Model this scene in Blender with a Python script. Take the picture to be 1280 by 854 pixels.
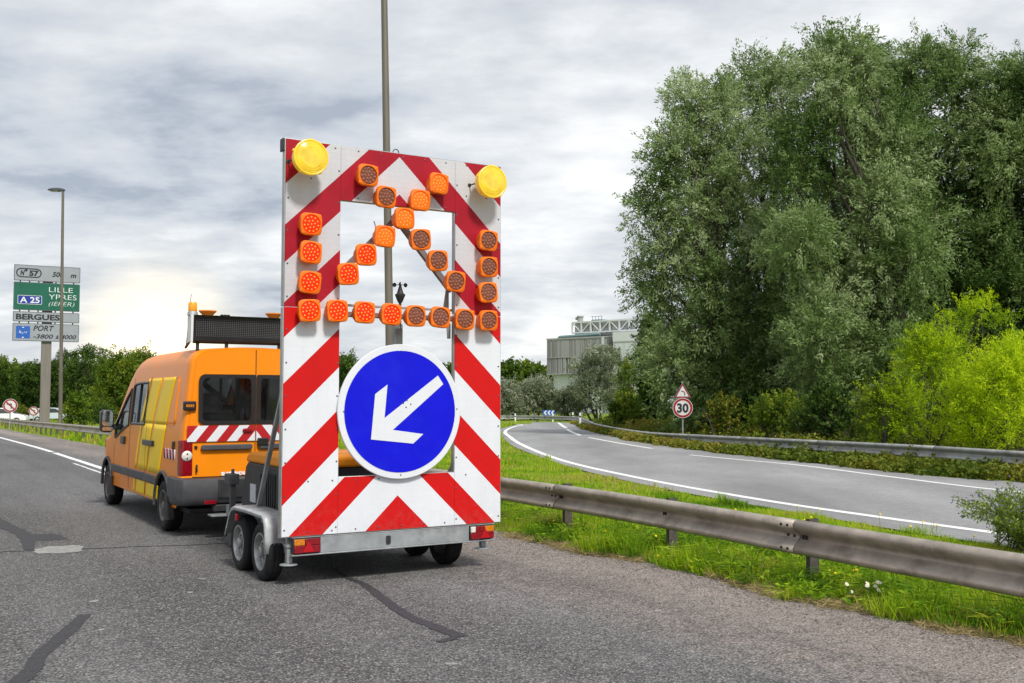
import bpy, bmesh, math, random
import numpy as np
from mathutils import Vector, Matrix, Euler

for o in list(bpy.data.objects):
    bpy.data.objects.remove(o, do_unlink=True)
SC = bpy.context.scene
COL = SC.collection
R = math.radians

# ------------------------------------------------------------------ camera
EYE = 1.75
PITCH = math.atan(71 / 1290)
cam_d = bpy.data.cameras.new('camera')
cam = bpy.data.objects.new('camera', cam_d)
COL.objects.link(cam)
cam_d.sensor_width = 36
cam_d.lens = 36 * 1290 / 1280
cam_d.clip_start = 0.05
cam_d.clip_end = 6000
cam.location = (0, 0, EYE)
cam.rotation_euler = (R(90) + PITCH, 0, 0)
SC.camera = cam

# ------------------------------------------------------------------ sky, sun, exposure
SUN_AZ = R(152)          # clockwise from +Y: behind the camera, to its right
SUN_EL = R(48)
world = bpy.data.worlds.new('World')
SC.world = world
world.use_nodes = True
wt = world.node_tree
wt.nodes.clear()


def N(tree, kind, **kw):
    n = tree.nodes.new(kind)
    for k, v in kw.items():
        setattr(n, k, v)
    return n


def build_sky():
    nt = wt
    L = nt.links.new
    out = N(nt, 'ShaderNodeOutputWorld')
    bg_sky = N(nt, 'ShaderNodeBackground')
    bg_cl = N(nt, 'ShaderNodeBackground')
    mix = N(nt, 'ShaderNodeMixShader')
    sky = N(nt, 'ShaderNodeTexSky')
    sky.sky_type = 'NISHITA'
    sky.sun_disc = False
    sky.sun_elevation = SUN_EL
    sky.sun_rotation = SUN_AZ
    L(sky.outputs[0], bg_sky.inputs[0])
    bg_sky.inputs[1].default_value = 0.11
    tc = N(nt, 'ShaderNodeTexCoord')
    sep = N(nt, 'ShaderNodeSeparateXYZ')
    L(tc.outputs['Generated'], sep.inputs[0])
    zc = N(nt, 'ShaderNodeMath', operation='MAXIMUM')
    L(sep.outputs[2], zc.inputs[0]); zc.inputs[1].default_value = 0.0
    za = N(nt, 'ShaderNodeMath', operation='ADD')
    L(zc.outputs[0], za.inputs[0]); za.inputs[1].default_value = 0.20
    dx = N(nt, 'ShaderNodeMath', operation='DIVIDE')
    dy = N(nt, 'ShaderNodeMath', operation='DIVIDE')
    L(sep.outputs[0], dx.inputs[0]); L(za.outputs[0], dx.inputs[1])
    L(sep.outputs[1], dy.inputs[0]); L(za.outputs[0], dy.inputs[1])
    cb = N(nt, 'ShaderNodeCombineXYZ')
    L(dx.outputs[0], cb.inputs[0]); L(dy.outputs[0], cb.inputs[1])
    # large clumps
    n1 = N(nt, 'ShaderNodeTexNoise'); n1.inputs['Scale'].default_value = 1.25
    n1.inputs['Detail'].default_value = 8; n1.inputs['Roughness'].default_value = 0.55
    n1.inputs['Distortion'].default_value = 0.25
    mp = N(nt, 'ShaderNodeMapping'); mp.inputs['Location'].default_value = (4.3, 1.7, 0.0)
    L(cb.outputs[0], mp.inputs[0]); L(mp.outputs[0], n1.inputs['Vector'])
    # wider tonal drift
    n2 = N(nt, 'ShaderNodeTexNoise'); n2.inputs['Scale'].default_value = 0.42
    n2.inputs['Detail'].default_value = 4
    mp2 = N(nt, 'ShaderNodeMapping'); mp2.inputs['Location'].default_value = (-2.0, 7.4, 3.0)
    L(cb.outputs[0], mp2.inputs[0]); L(mp2.outputs[0], n2.inputs['Vector'])
    ad = N(nt, 'ShaderNodeMath', operation='MULTIPLY_ADD')
    L(n2.outputs[0], ad.inputs[0]); ad.inputs[1].default_value = 0.55; L(n1.outputs[0], ad.inputs[2])
    n3 = N(nt, 'ShaderNodeTexNoise'); n3.inputs['Scale'].default_value = 5.2
    n3.inputs['Detail'].default_value = 8; n3.inputs['Roughness'].default_value = 0.58
    mp3 = N(nt, 'ShaderNodeMapping'); mp3.inputs['Location'].default_value = (1.0, -3.0, 5.0); mp3.inputs['Scale'].default_value = (0.8, 1.15, 1)
    L(cb.outputs[0], mp3.inputs[0]); L(mp3.outputs[0], n3.inputs['Vector'])
    n3c = N(nt, 'ShaderNodeMath', operation='SUBTRACT'); L(n3.outputs[0], n3c.inputs[0]); n3c.inputs[1].default_value = 0.5
    ad3 = N(nt, 'ShaderNodeMath', operation='MULTIPLY_ADD')
    L(n3c.outputs[0], ad3.inputs[0]); ad3.inputs[1].default_value = 0.42; L(ad.outputs[0], ad3.inputs[2])
    ad = ad3
    cr = N(nt, 'ShaderNodeValToRGB')
    e = cr.color_ramp.elements
    e[0].position = 0.595; e[0].color = (0.385, 0.43, 0.50, 1)
    e[1].position = 0.97; e[1].color = (0.95, 0.95, 0.945, 1)
    k = e.new(0.69); k.color = (0.55, 0.59, 0.645, 1)
    k = e.new(0.785); k.color = (0.665, 0.69, 0.72, 1)
    k = e.new(0.87); k.color = (0.80, 0.815, 0.83, 1)
    L(ad.outputs[0], cr.inputs[0])
    # the sun breaking through low cloud, above the road ahead
    sd = Vector((math.sin(R(-18.9)), math.cos(R(-18.9)), math.tan(R(2.9)))).normalized()
    dot = N(nt, 'ShaderNodeVectorMath', operation='DOT_PRODUCT')
    L(tc.outputs['Generated'], dot.inputs[0]); dot.inputs[1].default_value = sd
    q = N(nt, 'ShaderNodeMapRange'); q.inputs[1].default_value = 0.990; q.inputs[2].default_value = 1.0
    L(dot.outputs['Value'], q.inputs[0])
    gl = N(nt, 'ShaderNodeMath', operation='POWER'); L(q.outputs[0], gl.inputs[0]); gl.inputs[1].default_value = 7.0
    addc = N(nt, 'ShaderNodeMix', data_type='RGBA')
    L(gl.outputs[0], addc.inputs[0]); L(cr.outputs[0], addc.inputs[6]); addc.inputs[7].default_value = (1.75, 1.48, 1.02, 1)
    L(addc.outputs[2], bg_cl.inputs[0])
    bg_cl.inputs[1].default_value = 1.0
    mix.inputs[0].default_value = 0.93
    L(bg_sky.outputs[0], mix.inputs[1]); L(bg_cl.outputs[0], mix.inputs[2])
    L(mix.outputs[0], out.inputs[0])


build_sky()
sun_d = bpy.data.lights.new('sun', 'SUN')
sun_d.energy = 3.0
sun_d.angle = R(9)
sun_d.color = (1.0, 0.96, 0.90)
sun = bpy.data.objects.new('sun', sun_d)
COL.objects.link(sun)
sv = Vector((math.sin(SUN_AZ) * math.cos(SUN_EL), math.cos(SUN_AZ) * math.cos(SUN_EL), math.sin(SUN_EL)))
sun.rotation_euler = (-sv).to_track_quat('-Z', 'Y').to_euler()
sun.location = sv * 60
SC.view_settings.view_transform = 'Standard'
SC.view_settings.look = 'None'
SC.view_settings.exposure = 0.20
SC.view_settings.gamma = 1.0
SC.view_settings.use_curve_mapping = False
SC.render.engine = 'CYCLES'
SC.cycles.max_bounces = 8
SC.cycles.transparent_max_bounces = 12
SC.cycles.caustics_reflective = False
SC.cycles.caustics_refractive = False
SC.cycles.use_denoising = True

# ------------------------------------------------------------------ frames of reference
YAW = R(31.2)
RD = Vector((-math.sin(YAW), math.cos(YAW), 0))      # along the road
RN = Vector((math.cos(YAW), math.sin(YAW), 0))       # across it, to the right


def RF(s, t, z=0.0):
    return RD * s + RN * t + Vector((0, 0, z))


def ux(u, Y):
    return (u - 640) / 1290 * Y


def vz(v, Y):
    return EYE - (v - 498) / 1290 * Y


def h01(x):
    return max(0.0, min(1.0, x))


def sm(a, b, x):
    t = np.clip((x - a) / (b - a), 0, 1)
    return t * t * (3 - 2 * t)


# ------------------------------------------------------------------ materials
MATS = {}


def newmat(name):
    m = bpy.data.materials.new(name)
    m.use_nodes = True
    nt = m.node_tree
    nt.nodes.clear()
    out = N(nt, 'ShaderNodeOutputMaterial')
    return m, nt, out


def paint(name, col, rough=0.4, metal=0.0, var=0.12, scale=6.0, bump=0.0, bscale=60.0, coat=0.0, spec=0.5,
          dirt=None, dirt_amt=0.0, emit=None, emit_s=0.0, streak=False):
    """Principled surface with procedural wear: tone variation, optional dirt, optional bump."""
    if name in MATS:
        return MATS[name]
    m, nt, out = newmat(name)
    L = nt.links.new
    b = N(nt, 'ShaderNodeBsdfPrincipled')
    tc = N(nt, 'ShaderNodeTexCoord')
    nz = N(nt, 'ShaderNodeTexNoise')
    nz.inputs['Scale'].default_value = scale
    nz.inputs['Detail'].default_value = 6
    nz.inputs['Roughness'].default_value = 0.6
    mp = N(nt, 'ShaderNodeMapping')
    L(tc.outputs['Object'], mp.inputs[0])
    if streak:
        mp.inputs['Scale'].default_value = (1, 1, 0.12)
    L(mp.outputs[0], nz.inputs['Vector'])
    cr = N(nt, 'ShaderNodeValToRGB')
    c = Vector(col)
    e = cr.color_ramp.elements
    e[0].position = 0.32; e[0].color = (*(c * (1 - var)), 1)
    e[1].position = 0.70; e[1].color = (*[min(1, x) for x in c * (1 + var)], 1)
    L(nz.outputs[0], cr.inputs[0])
    src = cr.outputs[0]
    if dirt is not None:
        n2 = N(nt, 'ShaderNodeTexNoise')
        n2.inputs['Scale'].default_value = scale * 0.6
        n2.inputs['Detail'].default_value = 9
        n2.inputs['Roughness'].default_value = 0.7
        mp2 = N(nt, 'ShaderNodeMapping'); mp2.inputs['Location'].default_value = (3, 8, 1)
        if streak:
            mp2.inputs['Scale'].default_value = (1, 1, 0.15)
        L(tc.outputs['Object'], mp2.inputs[0]); L(mp2.outputs[0], n2.inputs['Vector'])
        r2 = N(nt, 'ShaderNodeValToRGB')
        r2.color_ramp.elements[0].position = 0.5; r2.color_ramp.elements[0].color = (0, 0, 0, 1)
        r2.color_ramp.elements[1].position = 0.75; r2.color_ramp.elements[1].color = (dirt_amt,) * 3 + (1,)
        L(n2.outputs[0], r2.inputs[0])
        mx = N(nt, 'ShaderNodeMix', data_type='RGBA')
        L(r2.outputs[0], mx.inputs[0]); L(src, mx.inputs[6]); mx.inputs[7].default_value = (*dirt, 1)
        src = mx.outputs[2]
    L(src, b.inputs['Base Color'])
    b.inputs['Metallic'].default_value = metal
    b.inputs['Specular IOR Level'].default_value = spec
    rr = N(nt, 'ShaderNodeMapRange')
    rr.inputs[3].default_value = max(0.02, rough - 0.08); rr.inputs[4].default_value = min(1, rough + 0.1)
    L(nz.outputs[0], rr.inputs[0]); L(rr.outputs[0], b.inputs['Roughness'])
    if coat:
        b.inputs['Coat Weight'].default_value = coat
        b.inputs['Coat Roughness'].default_value = 0.12
    if bump:
        n3 = N(nt, 'ShaderNodeTexNoise'); n3.inputs['Scale'].default_value = bscale; n3.inputs['Detail'].default_value = 5
        L(tc.outputs['Object'], n3.inputs['Vector'])
        bp = N(nt, 'ShaderNodeBump'); bp.inputs['Strength'].default_value = bump; bp.inputs['Distance'].default_value = 0.01
        L(n3.outputs[0], bp.inputs['Height']); L(bp.outputs[0], b.inputs['Normal'])
    if emit:
        b.inputs['Emission Color'].default_value = (*emit, 1)
        b.inputs['Emission Strength'].default_value = emit_s
    L(b.outputs[0], out.inputs[0])
    MATS[name] = m
    return m


def glass(name, tint, transp=0.5, rough=0.03):
    if name in MATS:
        return MATS[name]
    m, nt, out = newmat(name)
    L = nt.links.new
    tr = N(nt, 'ShaderNodeBsdfTransparent'); tr.inputs[0].default_value = (*tint, 1)
    gl = N(nt, 'ShaderNodeBsdfGlossy'); gl.inputs['Roughness'].default_value = rough
    gl.inputs[0].default_value = (0.9, 0.93, 0.95, 1)
    df = N(nt, 'ShaderNodeBsdfDiffuse'); df.inputs[0].default_value = (*[x * 0.06 for x in tint], 1)
    m1 = N(nt, 'ShaderNodeMixShader'); m1.inputs[0].default_value = transp
    L(df.outputs[0], m1.inputs[1]); L(tr.outputs[0], m1.inputs[2])
    fr = N(nt, 'ShaderNodeFresnel'); fr.inputs[0].default_value = 1.5
    m2 = N(nt, 'ShaderNodeMixShader')
    L(fr.outputs[0], m2.inputs[0]); L(m1.outputs[0], m2.inputs[1]); L(gl.outputs[0], m2.inputs[2])
    L(m2.outputs[0], out.inputs[0])
    MATS[name] = m
    return m


def leafmat(name, cols, transl=0.35, rough=0.55):
    """cols: list of (position, rgb) ramp over the per-leaf 'tint' attribute."""
    if name in MATS:
        return MATS[name]
    m, nt, out = newmat(name)
    L = nt.links.new
    at = N(nt, 'ShaderNodeAttribute'); at.attribute_name = 'tint'
    cr = N(nt, 'ShaderNodeValToRGB')
    e = cr.color_ramp.elements
    e[0].position = cols[0][0]; e[0].color = (*cols[0][1], 1)
    e[1].position = cols[-1][0]; e[1].color = (*cols[-1][1], 1)
    for p_, c_ in cols[1:-1]:
        k = e.new(p_); k.color = (*c_, 1)
    L(at.outputs['Fac'], cr.inputs[0])
    b = N(nt, 'ShaderNodeBsdfPrincipled')
    b.inputs['Roughness'].default_value = rough
    b.inputs['Specular IOR Level'].default_value = 0.16
    L(cr.outputs[0], b.inputs['Base Color'])
    t = N(nt, 'ShaderNodeBsdfTranslucent')
    L(cr.outputs[0], t.inputs[0])
    mx = N(nt, 'ShaderNodeMixShader'); mx.inputs[0].default_value = transl
    L(b.outputs[0], mx.inputs[1]); L(t.outputs[0], mx.inputs[2])
    L(mx.outputs[0], out.inputs[0])
    MATS[name] = m
    return m


# ------------------------------------------------------------------ object helpers
def tag(o, label=None, cat=None, group=None, kind=None):
    if label: o['label'] = label
    if cat: o['category'] = cat
    if group: o['group'] = group
    if kind: o['kind'] = kind
    return o


def empty(name, loc=(0, 0, 0), rz=0.0, parent=None):
    o = bpy.data.objects.new(name, None)
    o.empty_display_size = 0.3
    COL.objects.link(o)
    o.location = loc
    o.rotation_euler = (0, 0, rz)
    if parent: o.parent = parent
    return o


def copy_tree(o, parent=None):
    c = o.copy(); COL.objects.link(c)
    c.parent = parent
    for ch in list(o.children):
        copy_tree(ch, c)
    return c


class MB:
    def __init__(self):
        self.v = []; self.f = []; self.m = []

    def add(self, vs, fs, m=0):
        n = len(self.v)
        self.v += [tuple(p) for p in vs]
        self.f += [tuple(i + n for i in f) for f in fs]
        self.m += [m] * len(fs)

    def box(self, x0, x1, y0, y1, z0, z1, m=0):
        vs = [(x0, y0, z0), (x1, y0, z0), (x1, y1, z0), (x0, y1, z0), (x0, y0, z1), (x1, y0, z1), (x1, y1, z1), (x0, y1, z1)]
        self.add(vs, [(0, 3, 2, 1), (4, 5, 6, 7), (0, 1, 5, 4), (1, 2, 6, 5), (2, 3, 7, 6), (3, 0, 4, 7)], m)
        return self

    def bar(self, p0, p1, w, h, m=0, up=(0, 0, 1)):
        """square-section bar from p0 to p1"""
        p0 = Vector(p0); p1 = Vector(p1)
        d = (p1 - p0).normalized()
        u = Vector(up)
        if abs(d.dot(u)) > 0.98: u = Vector((0, 1, 0))
        a = d.cross(u).normalized() * (w / 2); b = a.cross(d).normalized() * (h / 2)
        vs = []
        for p in (p0, p1):
            vs += [p - a - b, p + a - b, p + a + b, p - a + b]
        self.add(vs, [(0, 1, 2, 3), (7, 6, 5, 4), (0, 4, 5, 1), (1, 5, 6, 2), (2, 6, 7, 3), (3, 7, 4, 0)], m)
        return self

    def tube(self, pts, rad, n=10, m=0, caps=True):
        pts = [Vector(p) for p in pts]
        if not hasattr(rad, '__len__'): rad = [rad] * len(pts)
        rings = []
        ref = Vector((0, 0, 1))
        d0 = (pts[1] - pts[0]).normalized()
        if abs(d0.dot(ref)) > 0.95: ref = Vector((1, 0, 0))
        a = d0.cross(ref).normalized()
        vs = []
        for i, p in enumerate(pts):
            if i == 0: d = pts[1] - pts[0]
            elif i == len(pts) - 1: d = pts[-1] - pts[-2]
            else: d = pts[i + 1] - pts[i - 1]
            d = d.normalized()
            a = (a - d * a.dot(d)).normalized()
            b = d.cross(a)
            for k in range(n):
                q = 2 * math.pi * k / n
                vs.append(p + (a * math.cos(q) + b * math.sin(q)) * rad[i])
        fs = []
        for i in range(len(pts) - 1):
            for k in range(n):
                k2 = (k + 1) % n
                fs.append((i * n + k, i * n + k2, (i + 1) * n + k2, (i + 1) * n + k))
        if caps:
            fs.append(tuple(range(n - 1, -1, -1)))
            fs.append(tuple((len(pts) - 1) * n + k for k in range(n)))
        self.add(vs, fs, m)
        return self

    def lathe(self, prof, org, axis, n=24, m=0, closed=False):
        """prof: (radius, height along axis)"""
        ax = Vector(axis).normalized()
        ref = Vector((0, 0, 1)) if abs(ax.z) < 0.9 else Vector((1, 0, 0))
        a = ax.cross(ref).normalized(); b = ax.cross(a)
        org = Vector(org)
        vs = []
        for r_, h_ in prof:
            for k in range(n):
                q = 2 * math.pi * k / n
                vs.append(org + ax * h_ + (a * math.cos(q) + b * math.sin(q)) * max(r_, 1e-4))
        fs = []
        for i in range(len(prof) - 1):
            for k in range(n):
                k2 = (k + 1) % n
                fs.append((i * n + k, (i + 1) * n + k, (i + 1) * n + k2, i * n + k2))
        if closed:
            fs.append(tuple(range(n)))
            fs.append(tuple((len(prof) - 1) * n + k for k in range(n - 1, -1, -1)))
        self.add(vs, fs, m)
        return self

    def prism(self, poly, fn, d0, d1, m=0):
        """poly: 2-D loop; fn(a,b,d) -> xyz; extruded d0..d1"""
        n = len(poly)
        vs = [fn(a, b, d0) for a, b in poly] + [fn(a, b, d1) for a, b in poly]
        fs = [tuple(range(n - 1, -1, -1)), tuple(range(n, 2 * n))]
        for i in range(n):
            j = (i + 1) % n
            fs.append((i, j, n + j, n + i))
        self.add(vs, fs, m)
        return self

    def build(self, name, mats, parent=None, bevel=0.0, smooth=35, solid=0.0, seg=2):
        me = bpy.data.meshes.new(name)
        me.from_pydata(self.v, [], self.f)
        if not isinstance(mats, (list, tuple)): mats = [mats]
        for mt in mats: me.materials.append(mt)
        if len(mats) > 1:
            me.polygons.foreach_set('material_index', self.m)
        bm = bmesh.new(); bm.from_mesh(me)
        bmesh.ops.recalc_face_normals(bm, faces=bm.faces)
        bm.to_mesh(me); bm.free()
        if smooth:
            me.polygons.foreach_set('use_smooth', [True] * len(me.polygons))
            me.set_sharp_from_angle(angle=R(smooth))
        me.update()
        o = bpy.data.objects.new(name, me)
        COL.objects.link(o)
        if parent: o.parent = parent
        if solid:
            md = o.modifiers.new('solid', 'SOLIDIFY'); md.thickness = solid; md.offset = 0
        if bevel:
            md = o.modifiers.new('bevel', 'BEVEL'); md.width = bevel; md.segments = seg
            md.limit_method = 'ANGLE'; md.angle_limit = R(40); md.harden_normals = False
        return o


def rrect(x0, x1, z0, z1, r, n=5):
    pts = []
    for cx_, cz_, a0 in ((x1 - r, z1 - r, 0), (x0 + r, z1 - r, 90), (x0 + r, z0 + r, 180), (x1 - r, z0 + r, 270)):
        for k in range(n + 1):
            a = R(a0 + 90 * k / n)
            pts.append((cx_ + r * math.cos(a), cz_ + r * math.sin(a)))
    return pts


def rrect2(x0, x1, z0, z1, ri, ro, n=5):
    # rounded rectangle whose inner side (x0) has tighter corners
    pts = []
    for cx_, cz_, a0, r in ((x1 - ro, z1 - ro, 0, ro), (x0 + ri, z1 - ri, 90, ri), (x0 + ri, z0 + ri, 180, ri), (x1 - ro, z0 + ro, 270, ro)):
        for k in range(n + 1):
            a = R(a0 + 90 * k / n)
            pts.append((cx_ + r * math.cos(a), cz_ + r * math.sin(a)))
    return pts


def text_mesh(body, size, shear=0.0, offset=0.0, width=None, align='LEFT'):
    """text as flat geometry in x (along) and y (up); returns verts, faces"""
    cu = bpy.data.curves.new('lettering', 'FONT')
    cu.body = body; cu.size = size; cu.shear = shear; cu.offset = offset
    cu.align_x = align
    cu.resolution_u = 3
    ob = bpy.data.objects.new('lettering', cu)
    COL.objects.link(ob)
    dg = bpy.context.evaluated_depsgraph_get()
    me = bpy.data.meshes.new_from_object(ob.evaluated_get(dg))
    vs = [v.co.copy() for v in me.vertices]
    fs = [tuple(p.vertices) for p in me.polygons]
    bpy.data.objects.remove(ob); bpy.data.curves.remove(cu); bpy.data.meshes.remove(me)
    if vs and width:
        x0 = min(v.x for v in vs); x1 = max(v.x for v in vs)
        k = width / (x1 - x0)
        o_ = x0 if align == 'LEFT' else 0.5 * (x0 + x1)
        for v in vs: v.x = (v.x - o_) * k
    return vs, fs


def put_text(mb, body, size, org, xdir, zdir, m=0, **kw):
    vs, fs = text_mesh(body, size, **kw)
    o_ = Vector(org); a = Vector(xdir); b = Vector(zdir)
    mb.add([o_ + a * v.x + b * v.y for v in vs], fs, m)


def leaf_object(name, ctr, dirs, length, width, tint, mat, parent=None, rng=None, cup=0.25, nrm=None):
    """one mesh of pointed leaves: ctr, dirs (n,3); length, width, tint (n,)"""
    n = len(ctr)
    d = dirs / (np.linalg.norm(dirs, axis=1, keepdims=True) + 1e-9)
    rnd = rng.normal(size=(n, 3))
    a = np.cross(d, rnd); a /= (np.linalg.norm(a, axis=1, keepdims=True) + 1e-9)
    nn = np.cross(d, a)
    if nrm is not None:
        nn = nrm + rng.normal(0, .45, (n, 3)); nn -= d * (nn * d).sum(1, keepdims=True)
        nn /= (np.linalg.norm(nn, axis=1, keepdims=True) + 1e-9); a = np.cross(nn, d)
    l = length[:, None]; w = width[:, None]
    v = np.empty((n, 4, 3), np.float32)
    v[:, 0] = ctr - d * l * 0.5
    v[:, 1] = ctr + a * w * 0.5 + nn * w * cup
    v[:, 2] = ctr + d * l * 0.5
    v[:, 3] = ctr - a * w * 0.5 + nn * w * cup
    me = bpy.data.meshes.new(name)
    me.vertices.add(n * 4); me.vertices.foreach_set('co', v.reshape(-1))
    me.loops.add(n * 4); me.loops.foreach_set('vertex_index', np.arange(n * 4, dtype=np.int32))
    me.polygons.add(n)
    me.polygons.foreach_set('loop_start', np.arange(0, n * 4, 4, dtype=np.int32))
    me.polygons.foreach_set('loop_total', np.full(n, 4, np.int32))
    at = me.attributes.new('tint', 'FLOAT', 'FACE')
    at.data.foreach_set('value', np.clip(tint, 0, 1).astype(np.float32))
    me.materials.append(mat)
    me.update(calc_edges=True)
    o = bpy.data.objects.new(name, me)
    COL.objects.link(o)
    if parent: o.parent = parent
    return o

# ------------------------------------------------------------------ terrain
def hs(s):
    x = np.clip(np.asarray(s, float) - 36, 0, 130)
    return -0.009 * (x - 4 + 4 * np.exp(-x / 4))


def gz(x, y):
    return hs(np.asarray(x) * RD.x + np.asarray(y) * RD.y)


def grid_mesh(name, X, Y, Zf, mat, z_off=0.0, kind='structure'):
    nx, ny = len(X), len(Y)
    gx, gy = np.meshgrid(X, Y, indexing='ij')
    z = Zf(gx, gy) + z_off
    co = np.stack([gx, gy, z], -1).reshape(-1, 3)
    me = bpy.data.meshes.new(name)
    fs = []
    for i in range(nx - 1):
        for j in range(ny - 1):
            a = i * ny + j
            fs.append((a, a + ny, a + ny + 1, a + 1))
    me.from_pydata(co.tolist(), [], fs)
    me.materials.append(mat)
    me.polygons.foreach_set('use_smooth', [True] * len(me.polygons))
    o = bpy.data.objects.new(name, me); COL.objects.link(o)
    o['kind'] = kind
    return o


def soil_mat():
    m, nt, out = newmat('turf_soil')
    L = nt.links.new
    b = N(nt, 'ShaderNodeBsdfPrincipled'); b.inputs['Roughness'].default_value = 0.95
    b.inputs['Specular IOR Level'].default_value = 0.1
    tc = N(nt, 'ShaderNodeTexCoord')
    n1 = N(nt, 'ShaderNodeTexNoise'); n1.inputs['Scale'].default_value = 0.9; n1.inputs['Detail'].default_value = 8
    n2 = N(nt, 'ShaderNodeTexNoise'); n2.inputs['Scale'].default_value = 22; n2.inputs['Detail'].default_value = 6
    L(tc.outputs['Object'], n1.inputs['Vector']); L(tc.outputs['Object'], n2.inputs['Vector'])
    ad = N(nt, 'ShaderNodeMath', operation='MULTIPLY_ADD')
    L(n2.outputs[0], ad.inputs[0]); ad.inputs[1].default_value = 0.6; L(n1.outputs[0], ad.inputs[2])
    cr = N(nt, 'ShaderNodeValToRGB'); e = cr.color_ramp.elements
    e[0].position = 0.55; e[0].color = (0.075, 0.10, 0.02, 1)
    e[1].position = 1.05; e[1].color = (0.27, 0.22, 0.09, 1)
    k = e.new(0.75); k.color = (0.15, 0.25, 0.02, 1)
    k = e.new(0.88); k.color = (0.20, 0.27, 0.03, 1)
    L(ad.outputs[0], cr.inputs[0]); L(cr.outputs[0], b.inputs['Base Color'])
    bp = N(nt, 'ShaderNodeBump'); bp.inputs['Strength'].default_value = 0.6; bp.inputs['Distance'].default_value = 0.04
    L(n2.outputs[0], bp.inputs['Height']); L(bp.outputs[0], b.inputs['Normal'])
    L(b.outputs[0], out.inputs[0])
    return m


SOIL = soil_mat()
ax = np.concatenate([-np.geomspace(3200, 110, 16), np.linspace(-100, 60, 81), np.geomspace(68, 3200, 16)])
ay = np.concatenate([-np.geomspace(3200, 30, 14), np.linspace(-24, 120, 73), np.geomspace(130, 4200, 16)])
grid_mesh('ground', ax, ay, gz, SOIL, -0.02)


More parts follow.
